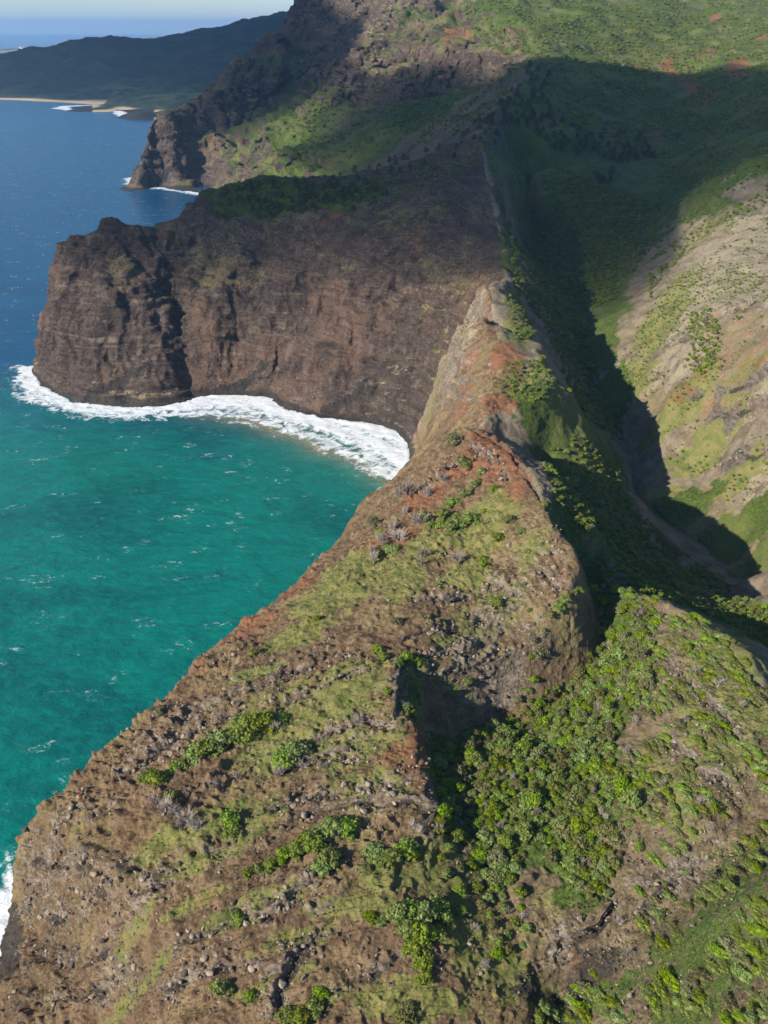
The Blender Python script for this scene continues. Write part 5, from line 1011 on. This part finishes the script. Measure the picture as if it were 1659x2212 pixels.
for L_ in LEDGES:                                           # blocks that break out along the ledges
    w = hit([q[0] for q in L_], [q[1] for q in L_])
    for p_, q_ in zip(w[:-1], w[1:]):
        n_ = int(np.linalg.norm(q_-p_)/.55)+1
        for t in np.linspace(0, 1, n_):
            c = p_+(q_-p_)*t; X_ = c[0]+random.gauss(0, 1.5); Y_ = c[1]+random.gauss(0, 1.5)
            if perlin(X_/9, Y_/9, 0, 67) > -.12 and c[1] < 620: bp.append((X_, Y_, random.choice((.35, .5, .7, 1.0, 1.4))*random.uniform(.8, 1.15), 64 if X_ > XB(Y_) else 62 if c[1] > 330 and X_ > 15 else 63 if c[1] < 245 else 61))
bp.sort(key=lambda q: -q[2]/math.sqrt(q[0]**2+q[1]**2+210**2)); small = bp[260:]
BL = {61: 'weathered grey brown boulder on the broken ledges of the near spur', 62: 'pale grey boulder on the rocky face below the red summit', 63: 'brown boulder on the lower slope near the seaward bushes', 64: 'grey boulder among scrub on the right hand hillside'}
for i, (X_, Y_, s_, zn) in enumerate(bp[:260]):
    o = bpy.data.objects.new('boulder', ROCK_ME[i % 8]); scene.collection.objects.link(o); o.location = (X_, Y_, float(surface(np.array([X_]), np.array([Y_]))[0])+.05*s_); o.scale = (s_,)*3; o.rotation_euler = (random.uniform(-.3, .3), random.uniform(-.3, .3), random.uniform(0, 6.28)); uu, vv, _ = project(X_, Y_, o.location.z); tag(o, BL[zn]+((', upper' if vv < 1500 else ', middle' if vv < 1640 else ', lower')+(' left' if uu < 560 else ' centre' if uu < 760 else ' right') if zn == 61 else (', top' if vv < 1250 else ', middle' if vv < 1400 else ', foot')+(' left' if uu < 1040 else ' right') if zn == 62 else (', left' if uu < 560 else ', right') if zn == 63 else (', upper' if vv < 1550 else ', middle' if vv < 1750 else ', lower')), 'boulder', 'boulders, '+str({61: 'spur ledges', 62: 'summit face', 63: 'lower slope', 64: 'right hillside'}[zn]))
LR = np.zeros_like(ZR); LR[np.clip(((gy0-YMIN)/CELL).astype(int), 0, NYR-1), np.clip(((gx0-XMIN)/CELL).astype(int), 0, NXR-1)] = ledge_w; LR = box_blur(LR, 1, 1)
def ledge_at(a, b): return LR[((b-YMIN)/CELL).astype(int), ((a-XMIN)/CELL).astype(int)]
rg = np.random.default_rng(67); sp = [np.array([(q[0], q[1], q[2]) for q in small])] if small else []
for pg, n, sd in [([(40,1800),(300,1560),(700,1240),(1000,940),(1250,1170),(1090,1550),(930,1640),(940,1790),(700,2212),(10,2212)], 34000, 68), ([(1400,1300),(1659,1540),(1659,2212),(950,2212),(950,1850),(1250,1950),(1400,1750)], 14000, 69)]:
    w = scatter(pg, n, .8, sd); w = w[perlin(w[:, 0]/10, w[:, 1]/10, w[:, 2]/5, 70)+.9*ledge_at(w[:, 0], w[:, 1]) > .12]; sp.append(np.column_stack([w[:, :2], rg.choice([.22, .36, .55, .85], len(w), p=[.42, .33, .19, .06])]))
p3, s3 = ground_pts(np.concatenate(sp)); p3[:, 2] += .12*s3; stuff('rubble', p3, s3, ROCK_ME, 'small loose stones strewn over the near slopes', 24)
# --- tussocks
TM = [make_tuft(600+i).mesh('tuft', [M_GRASS]) for i in range(4)]; tp = []
for pg, n, sd in [([(300,1700),(540,1360),(850,1090),(1086,1000),(1200,1170),(1000,1450),(930,1640),(940,1790),(900,2212),(250,2212),(200,1850)], 60000, 71), ([(950,1850),(1300,1930),(1400,1750),(1405,1310),(1480,1340),(1659,1550),(1659,2212),(900,2212)], 30000, 72)]:
    w = scatter(pg, n, .75, sd); w = w[perlin(w[:, 0]/16, w[:, 1]/16, 0*w[:, 0], 73)+.6*perlin(w[:, 0]/5, w[:, 1]/5, 0*w[:, 0], 74) > -.02]; tp.append(np.column_stack([w[:, :2], rg.uniform(.3, .7, len(w))]))
p3, s3 = ground_pts(np.concatenate(tp)); stuff('grass_tussocks', p3, s3, TM, 'tussocks of coarse grass on the near slopes', 25)
print('rocks, grass', len(p3), round(time.time()-T0, 1))

# ------------------------------------------------------------------ the town on the distant plain
m_wall = plain_material('white_walls', (.70, .68, .64), (.82, .80, .76), .8, .2); m_roof = plain_material('grey_roofs', (.22, .20, .19), (.34, .31, .29), .8, .2)
wb = MB(); wb.add([(-1, -.6, -.3), (1, -.6, -.3), (1, .6, -.3), (-1, .6, -.3), (-1, -.6, .7), (1, -.6, .7), (1, .6, .7), (-1, .6, .7), (-1, 0, 1.05), (1, 0, 1.05)], [(0, 1, 5), (0, 5, 4), (1, 2, 6), (1, 6, 5), (2, 3, 7), (2, 7, 6), (3, 0, 4), (3, 4, 7), (4, 7, 8), (5, 9, 6)])
rb = MB(); rb.add([(-1.08, -.72, .64), (1.08, -.72, .64), (1.08, 0, 1.12), (-1.08, 0, 1.12), (1.08, .72, .64), (-1.08, .72, .64), (-1.08, -.72, .58), (1.08, -.72, .58), (1.08, 0, 1.06), (-1.08, 0, 1.06), (1.08, .72, .58), (-1.08, .72, .58)], [(0, 1, 2), (0, 2, 3), (3, 2, 4), (3, 4, 5), (6, 8, 7), (6, 9, 8), (9, 10, 8), (9, 11, 10), (0, 7, 1), (0, 6, 7), (5, 4, 10), (5, 10, 11)])
w_me = wb.mesh('wall', [m_wall]); r_me = rb.mesh('roof', [m_roof])
rg = np.random.default_rng(81); towns = [(rg.uniform(34, 130), rg.uniform(13600, 14700)) for _ in range(26)]+[(rg.uniform(130, 232), rg.uniform(13600, 15000)) for _ in range(18)]+[(rg.uniform(440, 500), rg.uniform(14500, 15300)) for _ in range(7)]
for i, (u, Y_) in enumerate(sorted(towns)):
    X_ = (u-CX)*Y_/(FP*CP+(CY-95)*SP); Z_ = float(height_plain(np.array([X_]), np.array([Y_]))[0])
    if Z_ < 2: continue
    o = bpy.data.objects.new('house', None); scene.collection.objects.link(o); o.location = (X_, Y_, Z_+4); s_ = rg.uniform(9, 24); o.scale = (s_*rg.uniform(1, 1.8), s_, s_*rg.uniform(.7, 1.1)); o.rotation_euler = (0, 0, rg.uniform(-.5, .5))
    tag(o, 'tiny pale building in the town on the far plain, '+('left half' if u < 90 else 'middle' if u < 140 else 'right half' if u < 300 else 'apart at the far ridge end'), 'building', 'buildings of the distant town'); put(w_me, 'wall', o); put(r_me, 'roof', o)
print('done', round(time.time()-T0, 1), sum(len(m_.polygons) for m_ in bpy.data.meshes))
